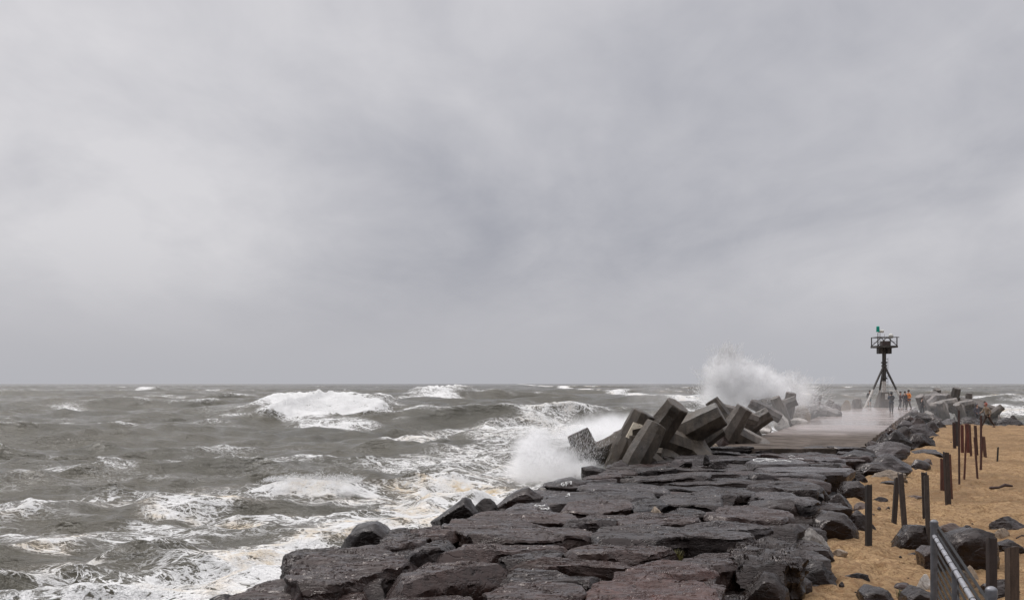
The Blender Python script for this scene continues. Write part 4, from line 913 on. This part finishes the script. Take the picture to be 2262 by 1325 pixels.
hull_rock('dark jagged rock at the bottom edge beside the fence post', [(1990, 1345), (2004, 1318), (2030, 1296), (2062, 1310), (2072, 1345)], 1345, ZB, 0.5, tint='dark')
hull_rock('rough dark rock at the bottom edge in the middle of the sand', [(1898, 1342), (1905, 1312), (1930, 1296), (1962, 1302), (1988, 1342)], 1342, ZB, 0.5, tint='dark')
b('flat brown stone lying in the sand above the rough dark rock', 2000, 1300, 50, 15, 'brown')
b('flat dark tongue of rock pointing right across the sand', 1884, 1279, 84, 16, 'black', depth=.35)
b('rugged black rock joined to the flat tongue', 1800, 1286, 104, 50, 'black', seed=41, ncut=20)
hull_rock('dark smooth block below the rugged black rock', [(1716, 1290), (1725, 1268), (1772, 1268), (1795, 1285), (1788, 1304), (1762, 1312), (1730, 1302)], 1310, ZB, 0.5, tint='dark')
hull_rock('large dark pyramid shaped boulder cut by the bottom edge', [(1608, 1350), (1640, 1305), (1690, 1262), (1716, 1266), (1742, 1302), (1752, 1350)], 1350, ZB, 0.8, tint='dark')
b('striped cream and black stone behind the pyramid boulder', 1640, 1306, 62, 50, 'zebra', seed=44)
b('striped grey and white boulder at the edge of the sand', 1795, 1213, 96, 48, 'zebra', seed=45, ncut=16)
b('dark rock touching the left side of the striped white boulder', 1750, 1206, 62, 40, 'dark', seed=46)
hull_rock('big angular dark boulder above the striped white one', [(1790, 1180), (1800, 1148), (1830, 1128), (1868, 1134), (1896, 1165), (1898, 1188), (1850, 1194)], 1190, ZB, 0.9, tint='dark')
b('smooth grey slab leaning behind the big angular boulder', 1904, 1168, 74, 42, 'grey', seed=48, ncut=6)
b('round pinkish brown stone in the sand pocket', 1812, 1134, 46, 32, 'rust', ncut=24, seed=49)
b('dark stone closing the sand pocket on its right', 1856, 1124, 66, 36, 'dark', seed=50)
hull_rock('square dark boulder with a smooth face at the top of the sand', [(1852, 1090), (1870, 1064), (1898, 1062), (1916, 1078), (1914, 1094), (1890, 1104), (1865, 1104)], 1102, ZB, 0.8, tint='dark')
b('small rusty stone near the foot of the lone square post', 1906, 1128, 36, 20, 'rust', ncut=20)
b('little dark stone on the sand above the smooth faced boulder', 1908, 1063, 32, 18, 'dark')
b('wide flat banded cream stone half buried in sand', 1968, 1058, 88, 22, 'tan', depth=.5, seed=55)
b('flat grey stone below the banded cream one', 1972, 1070, 58, 10, 'grey', depth=.5)
b('thin grey sliver of rock lying left of the crossed posts', 1946, 1104, 34, 9, 'slate', depth=.5)
b('thin reddish stone between the crossed posts and the tall brown post', 2026, 1098, 44, 6, 'rust', depth=.5)
b('pale flat stone at the foot of the striped white boulder', 1858, 1222, 34, 12, 'tan', depth=.6)
for i, (x_, y_, w_) in enumerate(((1943, 1122, 9), (1963, 1121, 8), (1958, 1124, 6), (1860, 1290, 14), (1943, 1298, 10), (2075, 990, 5), (2101, 977, 5), (1700, 1260, 12), (1930, 1135, 6), (1990, 1228, 7), (1900, 1240, 7))):
    b('loose pebble on the sand', x_, y_, w_, w_*.6, 'dark' if i % 2 else 'rust', group='loose pebbles scattered over the sand', name='pebble', cat='pebble')
_rp = random.Random(12)
for i in range(46):
    y_ = 856+(1325-856)*_rp.random()**.8; y_ = max(y_, 950); x_ = _rp.uniform(1880+(y_-940)*-.1, 2262)
    if (x_-CX)/F*(3.2*F/(y_-HY)) < np.interp(3.2*F/(y_-HY), *JR)+.8: continue
    s_ = _rp.uniform(.02, .06)*F/(3.2*F/(y_-HY)); b('loose pebble on the sand', x_, y_, max(s_, 1.2), max(s_, 1.2)*.45, _rp.choice(['dark', 'black', 'brown', 'rust']), group='loose pebbles scattered over the sand', name='pebble', cat='pebble')
def driftwood():
    m = MB(); p = G(2190, 1077, ZB+.05); q = G(2236, 1073, ZB+.08); pts = [Vector(p), Vector(p).lerp(Vector(q), .35)+Vector((0, 0, -.01)), Vector(p).lerp(Vector(q), .65)+Vector((0, 0, .05)), Vector(q)]
    rr = [.05, .035, .05, .03]
    for i in range(3): m.tube(pts[i]-pts[0], pts[i+1]-pts[0], rr[i], rr[i+1], n=8)
    m.sph(Vector((0, 0, 0)), .06, (1.2, 1, .8)); o = m.build('driftwood', M_RUST); o.location = pts[0]; o.color = (.04, .022, .016, 1); tag(o, 'dark crooked piece of driftwood on the open sand', 'driftwood')
    m = MB(); c = Vector(G(2245, 1188, ZB+.08)); P = [Vector((0, 0, 0)), Vector((.12, .03, .05)), Vector((.25, .05, .04)), Vector((.38, .1, .09))]
    for i in range(3): m.tube(P[i], P[i+1], .018, .012, n=6)
    m.tube(P[1], P[1]+Vector((.12, -.05, -.03)), .012, .006, n=6); o = m.build('twig', M_RUST); o.location = c; o.color = (.03, .018, .014, 1); tag(o, 'forked black twig on the sand at the right edge', 'twig')
driftwood()
# stones along the beach side of the walkway
GS = 'tumbled stones between the walkway and the beach'
for t_, cx, by, w_, h_, ti, zb in (
    ('long dark block with paint smears touching the right corner of the walkway', 1905, 1012, 100, 19, 'black', 2.0), ('lumpy brown stone with pale lichen patches', 1975, 1038, 96, 36, 'slate', 1.7),
    ('dark long block under the lichen patched stone', 1945, 1042, 110, 20, 'dark', 1.7), ('flat stone sloping down to the sand right of the lichen patches', 2035, 1036, 52, 22, 'grey', 1.45),
    ('grey streaked slab leaning below the dark peaked stone', 1965, 1004, 110, 30, 'slate', 1.9), ('dark peaked stone beside the walkway edge', 1988, 984, 62, 36, 'black', 2.0),
    ('broad dark stone with a straight shadowed side, left of the short leaning post', 2040, 986, 66, 30, 'dark', 1.6), ('flat stone trailing into the sand below the short leaning post', 2060, 1006, 86, 14, 'grey', 1.4),
    ('small red stone where the flat one meets the sand', 2048, 1024, 30, 12, 'rust', 1.4), ('grey mossy stone at the walkway edge above the peaked one', 1958, 976, 42, 22, 'grey', 2.1),
    ('large smooth grey stone midway along the beach side', 2048, 966, 72, 32, 'slate', 1.6), ('grey stone between the walkway and the large smooth one', 1998, 962, 60, 22, 'grey', 2.0),
    ('low stone wedged against the walkway, middle of its right side', 1975, 958, 36, 14, 'brown', 2.1), ('pale topped stone above the large smooth grey one', 2060, 948, 46, 18, 'grey', 1.7),
    ('reddish stone in the far rubble near the dark figure', 2030, 940, 44, 18, 'brown', 2.0), ('flat grey stone in the far rubble at the walkway edge', 2003, 942, 40, 14, 'slate', 2.1),
    ('bluish stone low in the far rubble', 2030, 950, 40, 12, 'slate', 1.9), ('far stone touching the sand below the beach pile', 2075, 942, 44, 18, 'grey', 1.5),
    ('rounded far stone directly under the dark figure', 2040, 927, 46, 16, 'grey', 1.95), ('last rubble stone before the beach pile', 2068, 930, 40, 15, 'brown', 1.7),
    ('narrow stone at the walkway edge, fifth from the near corner', 2010, 927, 30, 10, 'brown', 2.15), ('small stone at the walkway edge nearest the group of four people', 2024, 914, 24, 9, 'brown', 2.15),
    ('rocky foot of the beach pile at its right end', 2235, 937, 60, 16, 'black', 1.35), ('round dark rock rising at the right end of the beach pile', 2242, 932, 20, 16, 'dark', 1.5),
    ('dark low rock in the middle of the beach pile foot', 2150, 937, 66, 16, 'dark', 1.4), ('grey rock under the pale streaked limbs', 2102, 938, 60, 14, 'grey', 1.4),
    ('rust brown rubble heap at the near right corner of the walkway', 1932, 992, 48, 20, 'brown', 2.0), ('pale rock at the left foot of the beach pile', 2052, 918, 30, 12, 'pale', 2.0)):
    boulder(t_, cx, by, w_, h_, zb=zb, tint=ti, group=GS, name='tumbled_stone', depth=.8)
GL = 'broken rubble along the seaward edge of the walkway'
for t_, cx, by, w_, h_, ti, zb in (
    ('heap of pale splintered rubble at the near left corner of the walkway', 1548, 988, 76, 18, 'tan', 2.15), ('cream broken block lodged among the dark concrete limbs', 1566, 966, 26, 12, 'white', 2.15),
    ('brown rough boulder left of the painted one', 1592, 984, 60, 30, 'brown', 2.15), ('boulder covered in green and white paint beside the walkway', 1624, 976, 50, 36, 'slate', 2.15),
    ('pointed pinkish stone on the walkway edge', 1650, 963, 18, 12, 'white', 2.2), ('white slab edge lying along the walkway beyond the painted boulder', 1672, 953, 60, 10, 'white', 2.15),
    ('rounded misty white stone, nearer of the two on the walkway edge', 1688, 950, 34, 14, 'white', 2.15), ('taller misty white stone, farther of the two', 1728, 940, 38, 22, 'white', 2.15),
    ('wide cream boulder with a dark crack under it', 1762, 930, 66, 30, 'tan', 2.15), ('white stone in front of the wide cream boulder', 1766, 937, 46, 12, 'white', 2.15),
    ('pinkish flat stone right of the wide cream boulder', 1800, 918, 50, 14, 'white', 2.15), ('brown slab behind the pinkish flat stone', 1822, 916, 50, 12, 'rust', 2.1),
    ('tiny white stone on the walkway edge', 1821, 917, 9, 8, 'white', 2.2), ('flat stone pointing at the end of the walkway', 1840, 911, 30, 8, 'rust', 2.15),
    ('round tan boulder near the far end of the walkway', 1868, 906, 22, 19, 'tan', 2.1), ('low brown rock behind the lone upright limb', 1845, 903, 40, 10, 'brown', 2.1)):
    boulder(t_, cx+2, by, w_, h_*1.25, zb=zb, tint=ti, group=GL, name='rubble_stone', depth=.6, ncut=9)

def tuft(label, px, py, zg, n, hgt, spread, cols, seed):
    p = G(px, py, zg) if zg else GS_(px, py); rs = np.random.RandomState(seed); V = []; T = []
    for i in range(n):
        a = rs.uniform(0, 6.28); r = rs.uniform(0, spread); b0 = np.array([math.cos(a)*r, math.sin(a)*r, 0]); h = hgt*rs.uniform(.5, 1); ln = np.array([math.cos(a)*rs.uniform(.1, .6)*h, math.sin(a)*.4*h, h]); w_ = np.array([math.sin(a), -math.cos(a), 0])*.006; k = len(V)
        mid = b0+ln*[.4, .4, .6]; V += [b0-w_, b0+w_, mid-w_*.8, mid+w_*.8, b0+ln]; T += [[k, k+1, k+3], [k, k+3, k+2], [k+2, k+3, k+4]]
    m = mat_plain('weed leaves', cols, .6, 0, .5, 12); o = link('weed_tuft', mesh_np('weed_tuft', V, None, False, T), m); o.location = p; tag(o, label, 'plant')
tuft('yellowish weed tuft growing in a crack between slabs', 1494, 1236, 2.0, 90, .17, .10, (.12, .105, .03), 1)
tuft('small green grass tuft in the sand at the bottom edge', 1992, 1320, None, 70, .14, .08, (.06, .08, .025), 2)
# ---------------------------------------------------------------- people
M_SKIN = mat_plain('skin', (.42, .25, .18), .55, 0, .06, 10)
_cl = {}
def cloth(c):
    if c not in _cl: _cl[c] = mat_plain('cloth', c, .85, 0, .18, 14)
    return _cl[c]
def skinmesh(name, verts, edges, radii, root, mat, parent, sub=1):
    me = bpy.data.meshes.new(name); me.from_pydata([tuple(v) for v in verts], edges, [])
    o = bpy.data.objects.new(name, me); COL.objects.link(o)
    md = o.modifiers.new('s', 'SKIN'); md.use_smooth_shade = True; md.branch_smoothing = .4
    for i, r in enumerate(radii): me.skin_vertices[0].data[i].radius = (r, r) if not isinstance(r, tuple) else r
    me.skin_vertices[0].data[root].use_root = True
    sb = o.modifiers.new('u', 'SUBSURF'); sb.levels = sb.render_levels = sub
    dg = bpy.context.evaluated_depsgraph_get(); new = bpy.data.meshes.new_from_object(o.evaluated_get(dg)); bpy.data.objects.remove(o)
    new.name = name; new.materials.clear(); return link(name, new, mat, parent)
def person(label, px, py, zg, hpx, yaw=0, legs=(0, 0), arms=None, top=(.03, .03, .035), low=(.03, .032, .04), shorts=False, hair=(.03, .02, .015), hood=None, pack=None, lean=0.0, cap=None):
    p = G(px, py, zg); s = hpx/F*p[1]/1.75; root = empty('person', p, yaw); tag(root, label, 'person', 'people out on the jetty and beach')
    V = []; E = []; Rr = []
    def v(c, r, par=None):
        V.append(Vector(c)*s); Rr.append(r*s if not isinstance(r, tuple) else tuple(q*s for q in r)); i = len(V)-1
        if par is not None: E.append((par, i))
        return i
    # local frame: the person faces -Y
    L = lambda z: -lean*max(0, z-.95)
    pel = v((0, 0, .95), (.14, .10)); wa = v((0, L(1.1), 1.10), (.125, .095), pel); ch = v((0, L(1.3), 1.30), (.15, .105), wa); nk = v((0, L(1.46), 1.46), .055, ch)
    hd0 = v((0, L(1.54)-.01, 1.55), .070, nk); hd1 = v((0, L(1.62)-.012, 1.63), (.078, .092), hd0); hd2 = v((0, L(1.7), 1.70), .062, hd1)
    J = {}
    arms = arms or ((.25, .02, 1.12, .27, -.10, .90), (.25, .02, 1.12, .27, -.10, .90))
    for k, sd in enumerate((-1, 1)):
        ex, ey, ez, wx, wy, wz = arms[k]
        sh = v((sd*.185, L(1.4), 1.40), .058, ch); el = v((sd*ex, ey+L(ez), ez), .044, sh); wr = v((sd*wx, wy+L(wz), wz), .030, el)
        dv = (Vector((sd*wx, wy, wz))-Vector((sd*ex, ey, ez))).normalized(); c = Vector((sd*wx, wy+L(wz), wz))
        pm = v(c+dv*.07, (.036, .020), wr)
        for q, (o1, ln) in enumerate(((-.028, .060), (-.010, .070), (.009, .066), (.027, .052))):
            side = Vector((0, 1, 0)) if abs(dv.y) < .8 else Vector((1, 0, 0)); f1 = v(c+dv*(.085+ln*.5)+side*o1, .009, pm); v(c+dv*(.085+ln)+side*o1*1.05-Vector((sd*.012, 0, 0)), .008, f1)
        v(c+dv*.055+Vector((-sd*.02, -.045, 0)), .010, pm); J[sd] = (sh, el, wr)
    for k, sd in enumerate((-1, 1)):
        st = legs[k]; hp = v((sd*.09, 0, .88), .088, pel); kn = v((sd*.10, -st*.42-.02*abs(st), .50), .056, hp); an = v((sd*.105, -st*.85+(.10 if st < 0 else 0), .10+(.05 if st < -.2 else 0)), .040, kn); v((sd*.115, -st*.85-.14+(.06 if st < 0 else 0), .045), .035, an); J['l%d' % sd] = (hp, kn, an)
    body = skinmesh('body', V, E, Rr, 0, M_SKIN, root)
    # nose and ears welded into the head mesh, eyes as parts
    bm = bmesh.new(); bm.from_mesh(body.data); hy = V[hd1].y; hz = V[hd1].z
    for c, r, sc in (((0, hy-.092*s, hz-.012*s), .014*s, (1, 1.2, 1.6)), ((-.078*s, hy, hz-.01*s), .02*s, (.5, 1, 1.5)), ((.078*s, hy, hz-.01*s), .02*s, (.5, 1, 1.5))):
        bmesh.ops.create_uvsphere(bm, u_segments=8, v_segments=6, radius=r, matrix=Matrix.Translation(c) @ Matrix.Diagonal((*sc, 1)))
    bm.to_mesh(body.data); bm.free()
    for sd in (-1, 1):
        m = MB(); m.sph((sd*.03*s, hy-.083*s, hz+.012*s), .010*s, n=8); m.build('eye', cloth((.02, .02, .02)), body)
    # clothes follow the same joints, a little fuller
    ids = [pel, wa, ch]; cv = [V[i] for i in ids]+[V[pel]-Vector((0, 0, .10*s)), Vector((0, V[nk].y, 1.44*s))]; ce = [(0, 1), (1, 2), (0, 3), (2, 4)]; cr = [(.165*s, .125*s), (.155*s, .12*s), (.172*s, .13*s), (.165*s, .125*s), .075*s]
    for sd in (-1, 1):
        sh, el, wr = J[sd]; n0 = len(cv); cv += [V[sh], V[el], V[wr]]; ce += [(2, n0), (n0, n0+1), (n0+1, n0+2)]; cr += [.078*s, .062*s, .047*s]
    skinmesh('jacket', cv, ce, cr, 0, cloth(top), root)
    cv = [V[pel]-Vector((0, 0, .02*s))]; ce = []; cr = [(.155*s, .115*s)]
    for sd in (-1, 1):
        hp, kn, an = J['l%d' % sd]; n0 = len(cv); cv += [V[hp], V[kn]]; ce += [(0, n0), (n0, n0+1)]; cr += [.105*s, .078*s]
        if not shorts: cv.append(V[an]+Vector((0, 0, .02*s))); ce.append((n0+1, n0+2)); cr.append(.058*s)
    skinmesh('shorts' if shorts else 'trousers', cv, ce, cr, 0, cloth(low), root)
    for sd in (-1, 1):
        an = V[J['l%d' % sd][2]]; m = MB(); m.sph((an.x, an.y-.06*s, an.z-.055*s), .06*s, (.85, 2.2, .85), 10); m.build('shoe', cloth((.03, .025, .022)), root)
    m = MB(); c = Vector((0, V[hd1].y+.018*s, V[hd1].z+.03*s))
    if hood: m.sph(c+Vector((0, .01*s, -.02*s)), .115*s, (1, 1.05, 1.2), 14); m.bm.verts.ensure_lookup_table(); [setattr(q, 'co', q.co+Vector((0, .05*s, 0))) for q in m.bm.verts if q.co.y < c.y-.06*s]; m.build('hood', cloth(hood), root)
    else: m.sph(c, .094*s, (1, 1.08, 1.0), 14); m.build('cap' if cap else 'hair', cloth(cap or hair), body)
    if pack: m = MB(); m.box((0, .20*s+L(1.25)*s, 1.24*s), (.30*s, .20*s, .44*s)); m.build('backpack', cloth(pack), root, bevel=.05*s)
    return root
rel = (.25, .0, 1.12, .27, -.08, .88); up = (.22, -.10, 1.18, .07, -.30, 1.42); pock = (.27, .06, 1.12, .19, -.12, .98)
person('person in shorts and dark jacket under the left leg of the beacon', 1921, 898, ZT, 37, yaw=R(160), arms=(up, rel), legs=(.05, -.10), top=(.05, .048, .05), low=(.14, .20, .22), shorts=True)
person('person in dark blue jacket with a backpack, alone on the wet walkway', 1969, 914, ZT, 49, yaw=R(170), arms=(up, up), legs=(.12, -.08), top=(.030, .055, .085), low=(.028, .032, .042), pack=(.05, .05, .055), hood=(.05, .05, .055))
person('person in dark red clothes, leftmost of the group of three', 1989, 905, ZT, 41, yaw=R(60), arms=(up, rel), legs=(.08, -.12), top=(.055, .025, .028), low=(.03, .028, .035))
person('person in black beside the one in orange', 1999, 904.5, ZT, 41, yaw=R(120), arms=(pock, pock), legs=(.05, -.08), top=(.028, .022, .026), low=(.035, .022, .026))
person('person wearing a bright orange jacket', 2007, 904.5, ZT, 44, yaw=R(-80), arms=(rel, pock), legs=(.16, -.12), top=(.75, .22, .02), low=(.10, .055, .045))
person('dark figure climbing over the stones beside the leftmost beach unit', 2037, 914, ZT-.05, 37, yaw=R(90), arms=(rel, pock), legs=(.18, -.15), top=(.022, .02, .022), low=(.022, .02, .024))
person('person in navy standing in front of the beach pile', 2158, 936, ZB, 44, yaw=R(20), arms=(pock, pock), legs=(.05, -.05), top=(.045, .045, .065), low=(.04, .042, .05), hood=(.045, .045, .065))
person('person in a beige jacket striding across the far sand', 2181, 945, ZB, 56, yaw=R(-75), arms=((.24, -.12, 1.15, .20, -.30, 1.10), (.25, .10, 1.14, .24, .02, .92)), legs=(.42, -.48), top=(.24, .19, .14), low=(.05, .035, .03), lean=.22, hood=(.30, .09, .07))
# ---------------------------------------------------------------- spray: fine volume plus thrown drops
def plume_mat(name, blobs, dens, nscale=1.0, stretch=(1, 1, 1), thr=(.38, .62), aniso=.2, flo=.15):
    m = bpy.data.materials.new(name); m.use_nodes = True; t = NT(m.node_tree)
    for n in list(t.n): t.n.remove(n)
    gp = t.new('ShaderNodeNewGeometry').outputs['Position']
    wob = t.noise(gp, .75*nscale, 4, .65, 0, True); wv = t.new('ShaderNodeVectorMath', operation='SUBTRACT'); t.put(wv.inputs[0], wob); wv.inputs[1].default_value = (.5, .5, .5)
    ws = t.new('ShaderNodeVectorMath', operation='SCALE'); t.put(ws.inputs[0], wv.outputs[0]); ws.inputs['Scale'].default_value = 2.2/nscale
    pa = t.new('ShaderNodeVectorMath', operation='ADD'); t.put(pa.inputs[0], gp); t.put(pa.inputs[1], ws.outputs[0])
    acc = None
    for (c, r, a) in blobs:
        sb = t.new('ShaderNodeVectorMath', operation='SUBTRACT'); t.put(sb.inputs[0], pa.outputs[0]); sb.inputs[1].default_value = tuple(c)
        dv = t.new('ShaderNodeVectorMath', operation='DIVIDE'); t.put(dv.inputs[0], sb.outputs[0]); dv.inputs[1].default_value = tuple(r)
        ln = t.new('ShaderNodeVectorMath', operation='LENGTH'); t.put(ln.inputs[0], dv.outputs[0])
        f = t.mapr(ln.outputs['Value'], 1.0, .25, 0, a, True); acc = f if acc is None else t.math('ADD', acc, f)
    n = t.noise(t.mapping(gp, stretch), 2.3*nscale, 9, .76, .4)
    d = t.math('MULTIPLY', acc, t.mapr(n, thr[0], thr[1], flo, 1.0)); d = t.math('MULTIPLY', d, dens)
    v = t.new('ShaderNodeVolumePrincipled', {'Color': (1, 1, 1, 1), 'Density': d, 'Anisotropy': aniso})
    o = t.n.new('ShaderNodeOutputMaterial'); t.l.new(v.outputs[0], o.inputs['Volume']); return m
def plume(label, blobs, dens, **k):
    blobs = [(np.array(c), np.array(r, float), a) for c, r, a in blobs]
    lo = np.min([c-r*1.12-.3 for c, r, _ in blobs], 0); hi = np.max([c+r*1.12+.3 for c, r, _ in blobs], 0)
    bm = bmesh.new(); bmesh.ops.create_cube(bm, size=1, matrix=Matrix.Translation((lo+hi)/2) @ Matrix.Diagonal((*(hi-lo), 1)))
    me = bpy.data.meshes.new('spray'); bm.to_mesh(me); bm.free()
    m = plume_mat('spray mist', blobs, dens, **k); m.cycles.volume_step_rate = .6
    tag(link('spray', me, m), label, 'spray', kind='stuff')
def drops(label, P, Vel, size):
    """thrown water: small stretched drops along their path"""
    n = len(P); rs = np.random.RandomState(n); Vn = Vel/np.maximum(np.linalg.norm(Vel, axis=1), 1e-6)[:, None]
    a = np.cross(Vn, rs.normal(size=(n, 3))); a /= np.linalg.norm(a, axis=1)[:, None]; b = np.cross(Vn, a); L = size*(1.5+2.2*np.linalg.norm(Vel, axis=1))
    T = np.stack([P+Vn*L[:, None], P+a*size[:, None], P+(-.5*a+.866*b)*size[:, None], P+(-.5*a-.866*b)*size[:, None], P-Vn*L[:, None]], 1).reshape(-1, 3)
    f = np.array([[0, 1, 2], [0, 2, 3], [0, 3, 1], [4, 2, 1], [4, 3, 2], [4, 1, 3]]); F_ = (np.arange(n)*5)[:, None, None]+f
    tag(link('spray', mesh_np('spray', T, None, False, F_.reshape(-1, 3)), M_DROP), label, 'spray', kind='stuff')
def splashes():
    rs = np.random.RandomState(3)
    # the big burst behind the concrete units
    D = 63.0
    bl = [(W(1606, 832, D), (1.7, 1.6, 1.55), 1.0), (W(1640, 856, D), (2.6, 1.8, 1.9), 1.1), (W(1690, 866, D), (2.2, 1.8, 1.3), 1.0), (W(1597, 872, D), (1.7, 1.6, 1.5), .9),
          (W(1660, 885, D), (3.6, 2.0, 1.5), 1.0), (W(1740, 872, D+1), (2.2, 1.6, 1.5), .35), (W(1602, 800, D), (.55, .8, 1.0), .6)]
    plume('burst of white spray thrown up behind the concrete units', bl, 3.2, nscale=1.3, thr=(.36, .54), flo=.3)
    P = []; V = []; S_ = []
    for k, n in enumerate((9000, 7000, 7000, 4000, 4000, 5000, 5000)):
        c, r, _ = bl[k]; d = rs.normal(size=(n, 3)); d /= np.linalg.norm(d, axis=1)[:, None]; q = d*(.74+.26*rs.uniform(0, 1, n)+.6*np.maximum(0, fbm(d[:, 0]*2.2+k, d[:, 1]*2.2, d[:, 2]*2.2, 3, 5)))[:, None]
        P.append(c+q*r); V.append(np.stack([q[:, 0]*1.3+.4, q[:, 1]*.3, q[:, 2]*1.8+.8], 1)*2.2); S_.append(rs.uniform(.003, .0105, n))
    drops('droplets flung out of the big burst behind the concrete units', np.concatenate(P), np.concatenate(V), np.concatenate(S_))
    # the near splash on the left of the first unit
    D = 33.0
    bl = [(W(1178, 1005, D), (.95, .9, 1.0), .8), (W(1222, 1030, D-1), (1.1, 1.0, .75), 1.0), (W(1190, 965, D+.5), (.7, .8, .7), .3), (W(1290, 1040, D-2.2), (.9, .6, .35), .6), (W(1160, 1040, D), (.9, .9, .6), .8)]
    plume('splash hitting the seaward edge left of the first concrete unit', bl, 4.5, nscale=2.6, thr=(.38, .56), flo=.2)
    n = 11000; o = W(1235, 1052, 31.0); a = rs.uniform(-.7, .62, n); sp = rs.uniform(1.5, 7, n); tt = rs.uniform(.05, .38, n)
    v = np.stack([np.sin(a)*sp*.75, rs.normal(size=n)*.8, np.cos(a)*sp], 1); p = o+np.stack([rs.uniform(-1.1, 1.0, n), rs.uniform(-.6, .6, n), rs.uniform(-.2, .25, n)], 1)+v*tt[:, None]; p[:, 2] -= 4.9*tt**2
    drops('fan of drops streaking up across the first concrete unit', p, v*.9, rs.uniform(.0016, .0042, n))
    # surf running up behind the units
    D = 40.0
    plume('white surf smoke behind the leaning concrete limbs', [(W(1330, 955, D), (2.2, 2, .95), 1), (W(1390, 945, D+2), (2.0, 2, .8), .7), (W(1270, 968, D), (1.5, 1.6, .55), .7)], 1.6, nscale=1.6)
    # thin blowing mist over the walkway
    plume('thin mist of spray blowing over the walkway and rubble', [(W(1740, 925, 56), (7, 9, 2.3), 1.0), (W(1850, 915, 70), (8, 10, 2.2), .7), (W(1650, 925, 50), (4, 4, 1.5), .4), (W(2010, 915, 78), (10, 9, 2.4), .5)], .028, nscale=.4, thr=(.3, .6))
    plume('smoky spray drifting over the sea left of the big burst', [(W(1450, 880, 75), (3.5, 3, 1.3), 1.0), (W(1490, 890, 75), (2.5, 3, 1.0), .6)], .10, nscale=.6)
    # tops of the breaking waves
    def crestspray(label, pl, pr, d, z0, hgt, n, dep, vol=1.2, ns=1.0, asym=0):
        u = rs.uniform(0, 1, n); env = np.sin(np.pi*np.clip(u, .02, .98))**.4; hh = (.35+.65*np.abs(fbm(u*7, u*0, 0, 3, int(d))*1.6))*hgt*env
        x = ((pl+(pr-pl)*u)-CX)/F*d; z = z0+hh*rs.uniform(0, 1, n)**1.7; y = d+rs.normal(size=n)*dep
        drops(label, np.stack([x, y, z], 1), np.stack([rs.normal(size=n)*.5+.6, rs.normal(size=n)*.3, rs.normal(size=n)*.4+.5], 1), rs.uniform(.004, .012, n)*(d/90)**.5)
    crestspray('spray torn off the top of the big far breaker', 572, 868, 135, 1.9, 1.7, 12000, 2.0)
    crestspray('spray along the crest of the farthest breaker', 905, 1060, 261, 2.6, 1.6, 5000, 3.0)
    crestspray('spray lifting off the near wave crest at mid picture', 585, 800, 42.6, .45, .38, 7000, .6)
    D = 42.3
    plume('mist lifting off the near wave crest at mid picture', [(W(622, 1083, D), (.75, .7, .42), 1), (W(700, 1093, D), (1.3, .8, .28), .8), (W(765, 1086, D), (.8, .7, .38), .9)], 5.0, nscale=2.2)
splashes()
# ---------------------------------------------------------------- painted letters and loops on the stones
M_PAINT = mat_plain('white brushed paint', (.62, .62, .60), .7, 0, .25, 20)
def ray_down(x, y):
    dg = bpy.context.evaluated_depsgraph_get(); hit, loc, nn, i, ob, mm = SC.ray_cast(dg, Vector((x, y, 6)), Vector((0, 0, -1))); return loc, ob
def strokes(label, pathspx, zg, w_=.022):
    """paint strokes laid onto the stone lying under them, found by looking along each point's line of sight"""
    dg = bpy.context.evaluated_depsgraph_get()
    for pts in pathspx:
        P = []; po = None
        for a, b in zip(pts[:-1], pts[1:]):
            for k in range(6):
                px, py = a[0]+(b[0]-a[0])*k/5, a[1]+(b[1]-a[1])*k/5
                dirv = Vector(((px-CX)/F, 1, -(py-HY)/F)).normalized(); hit, loc, nn, i, ob, mm = SC.ray_cast(dg, Vector((0, 0, H)), dirv)
                if hit and ob and ob.name.startswith('armour_stone') and nn.z > .1: P.append(loc+nn*.003); po = po or ob
        if po is None or len(P) < 2: continue
        m = MB()
        for a, b in zip(P[:-1], P[1:]):
            if 1e-4 < (a-b).length < .45: m.tube(a-po.location, b-po.location, w_*random.Random(a.x).uniform(.7, 1.1), n=6)
        if len(m.bm.verts): m.build('painted_mark', M_PAINT, po)['label'] = label
        else: m.bm.free()
bpy.context.view_layer.update()
strokes('white hand painted letters GF7', [[(1246, 1066), (1241, 1067), (1240, 1071), (1244, 1073), (1247, 1070), (1244, 1070)], [(1250, 1065), (1251, 1073)], [(1250, 1065), (1256, 1064)], [(1250, 1069), (1255, 1068)], [(1257, 1065), (1262, 1063), (1261, 1070)]], 2.2, .014)
strokes('white painted loops', [[(1184, 1115), (1181, 1117), (1186, 1118), (1192, 1116), (1196, 1118), (1202, 1117), (1203, 1115)], [(1194, 1123), (1199, 1125), (1205, 1123), (1209, 1125), (1213, 1123), (1211, 1121)]], 2.2, .016)
strokes('white painted angle mark', [[(1252, 1092), (1257, 1090), (1258, 1095)], [(1249, 1097), (1254, 1095)]], 2.2, .014)
strokes('large white painted loops', [[(1664, 1015), (1672, 1013), (1690, 1013), (1700, 1014)], [(1664, 1015), (1666, 1018), (1680, 1019), (1688, 1016), (1700, 1014), (1712, 1016), (1716, 1018), (1706, 1019), (1692, 1017)], [(1716, 1018), (1735, 1017), (1748, 1020)]], 2.2, .018)
strokes('white painted scrawl', [[(1742, 1008), (1748, 1006), (1756, 1008)], [(1744, 1012), (1754, 1014), (1768, 1012), (1776, 1014)]], 2.2, .014)
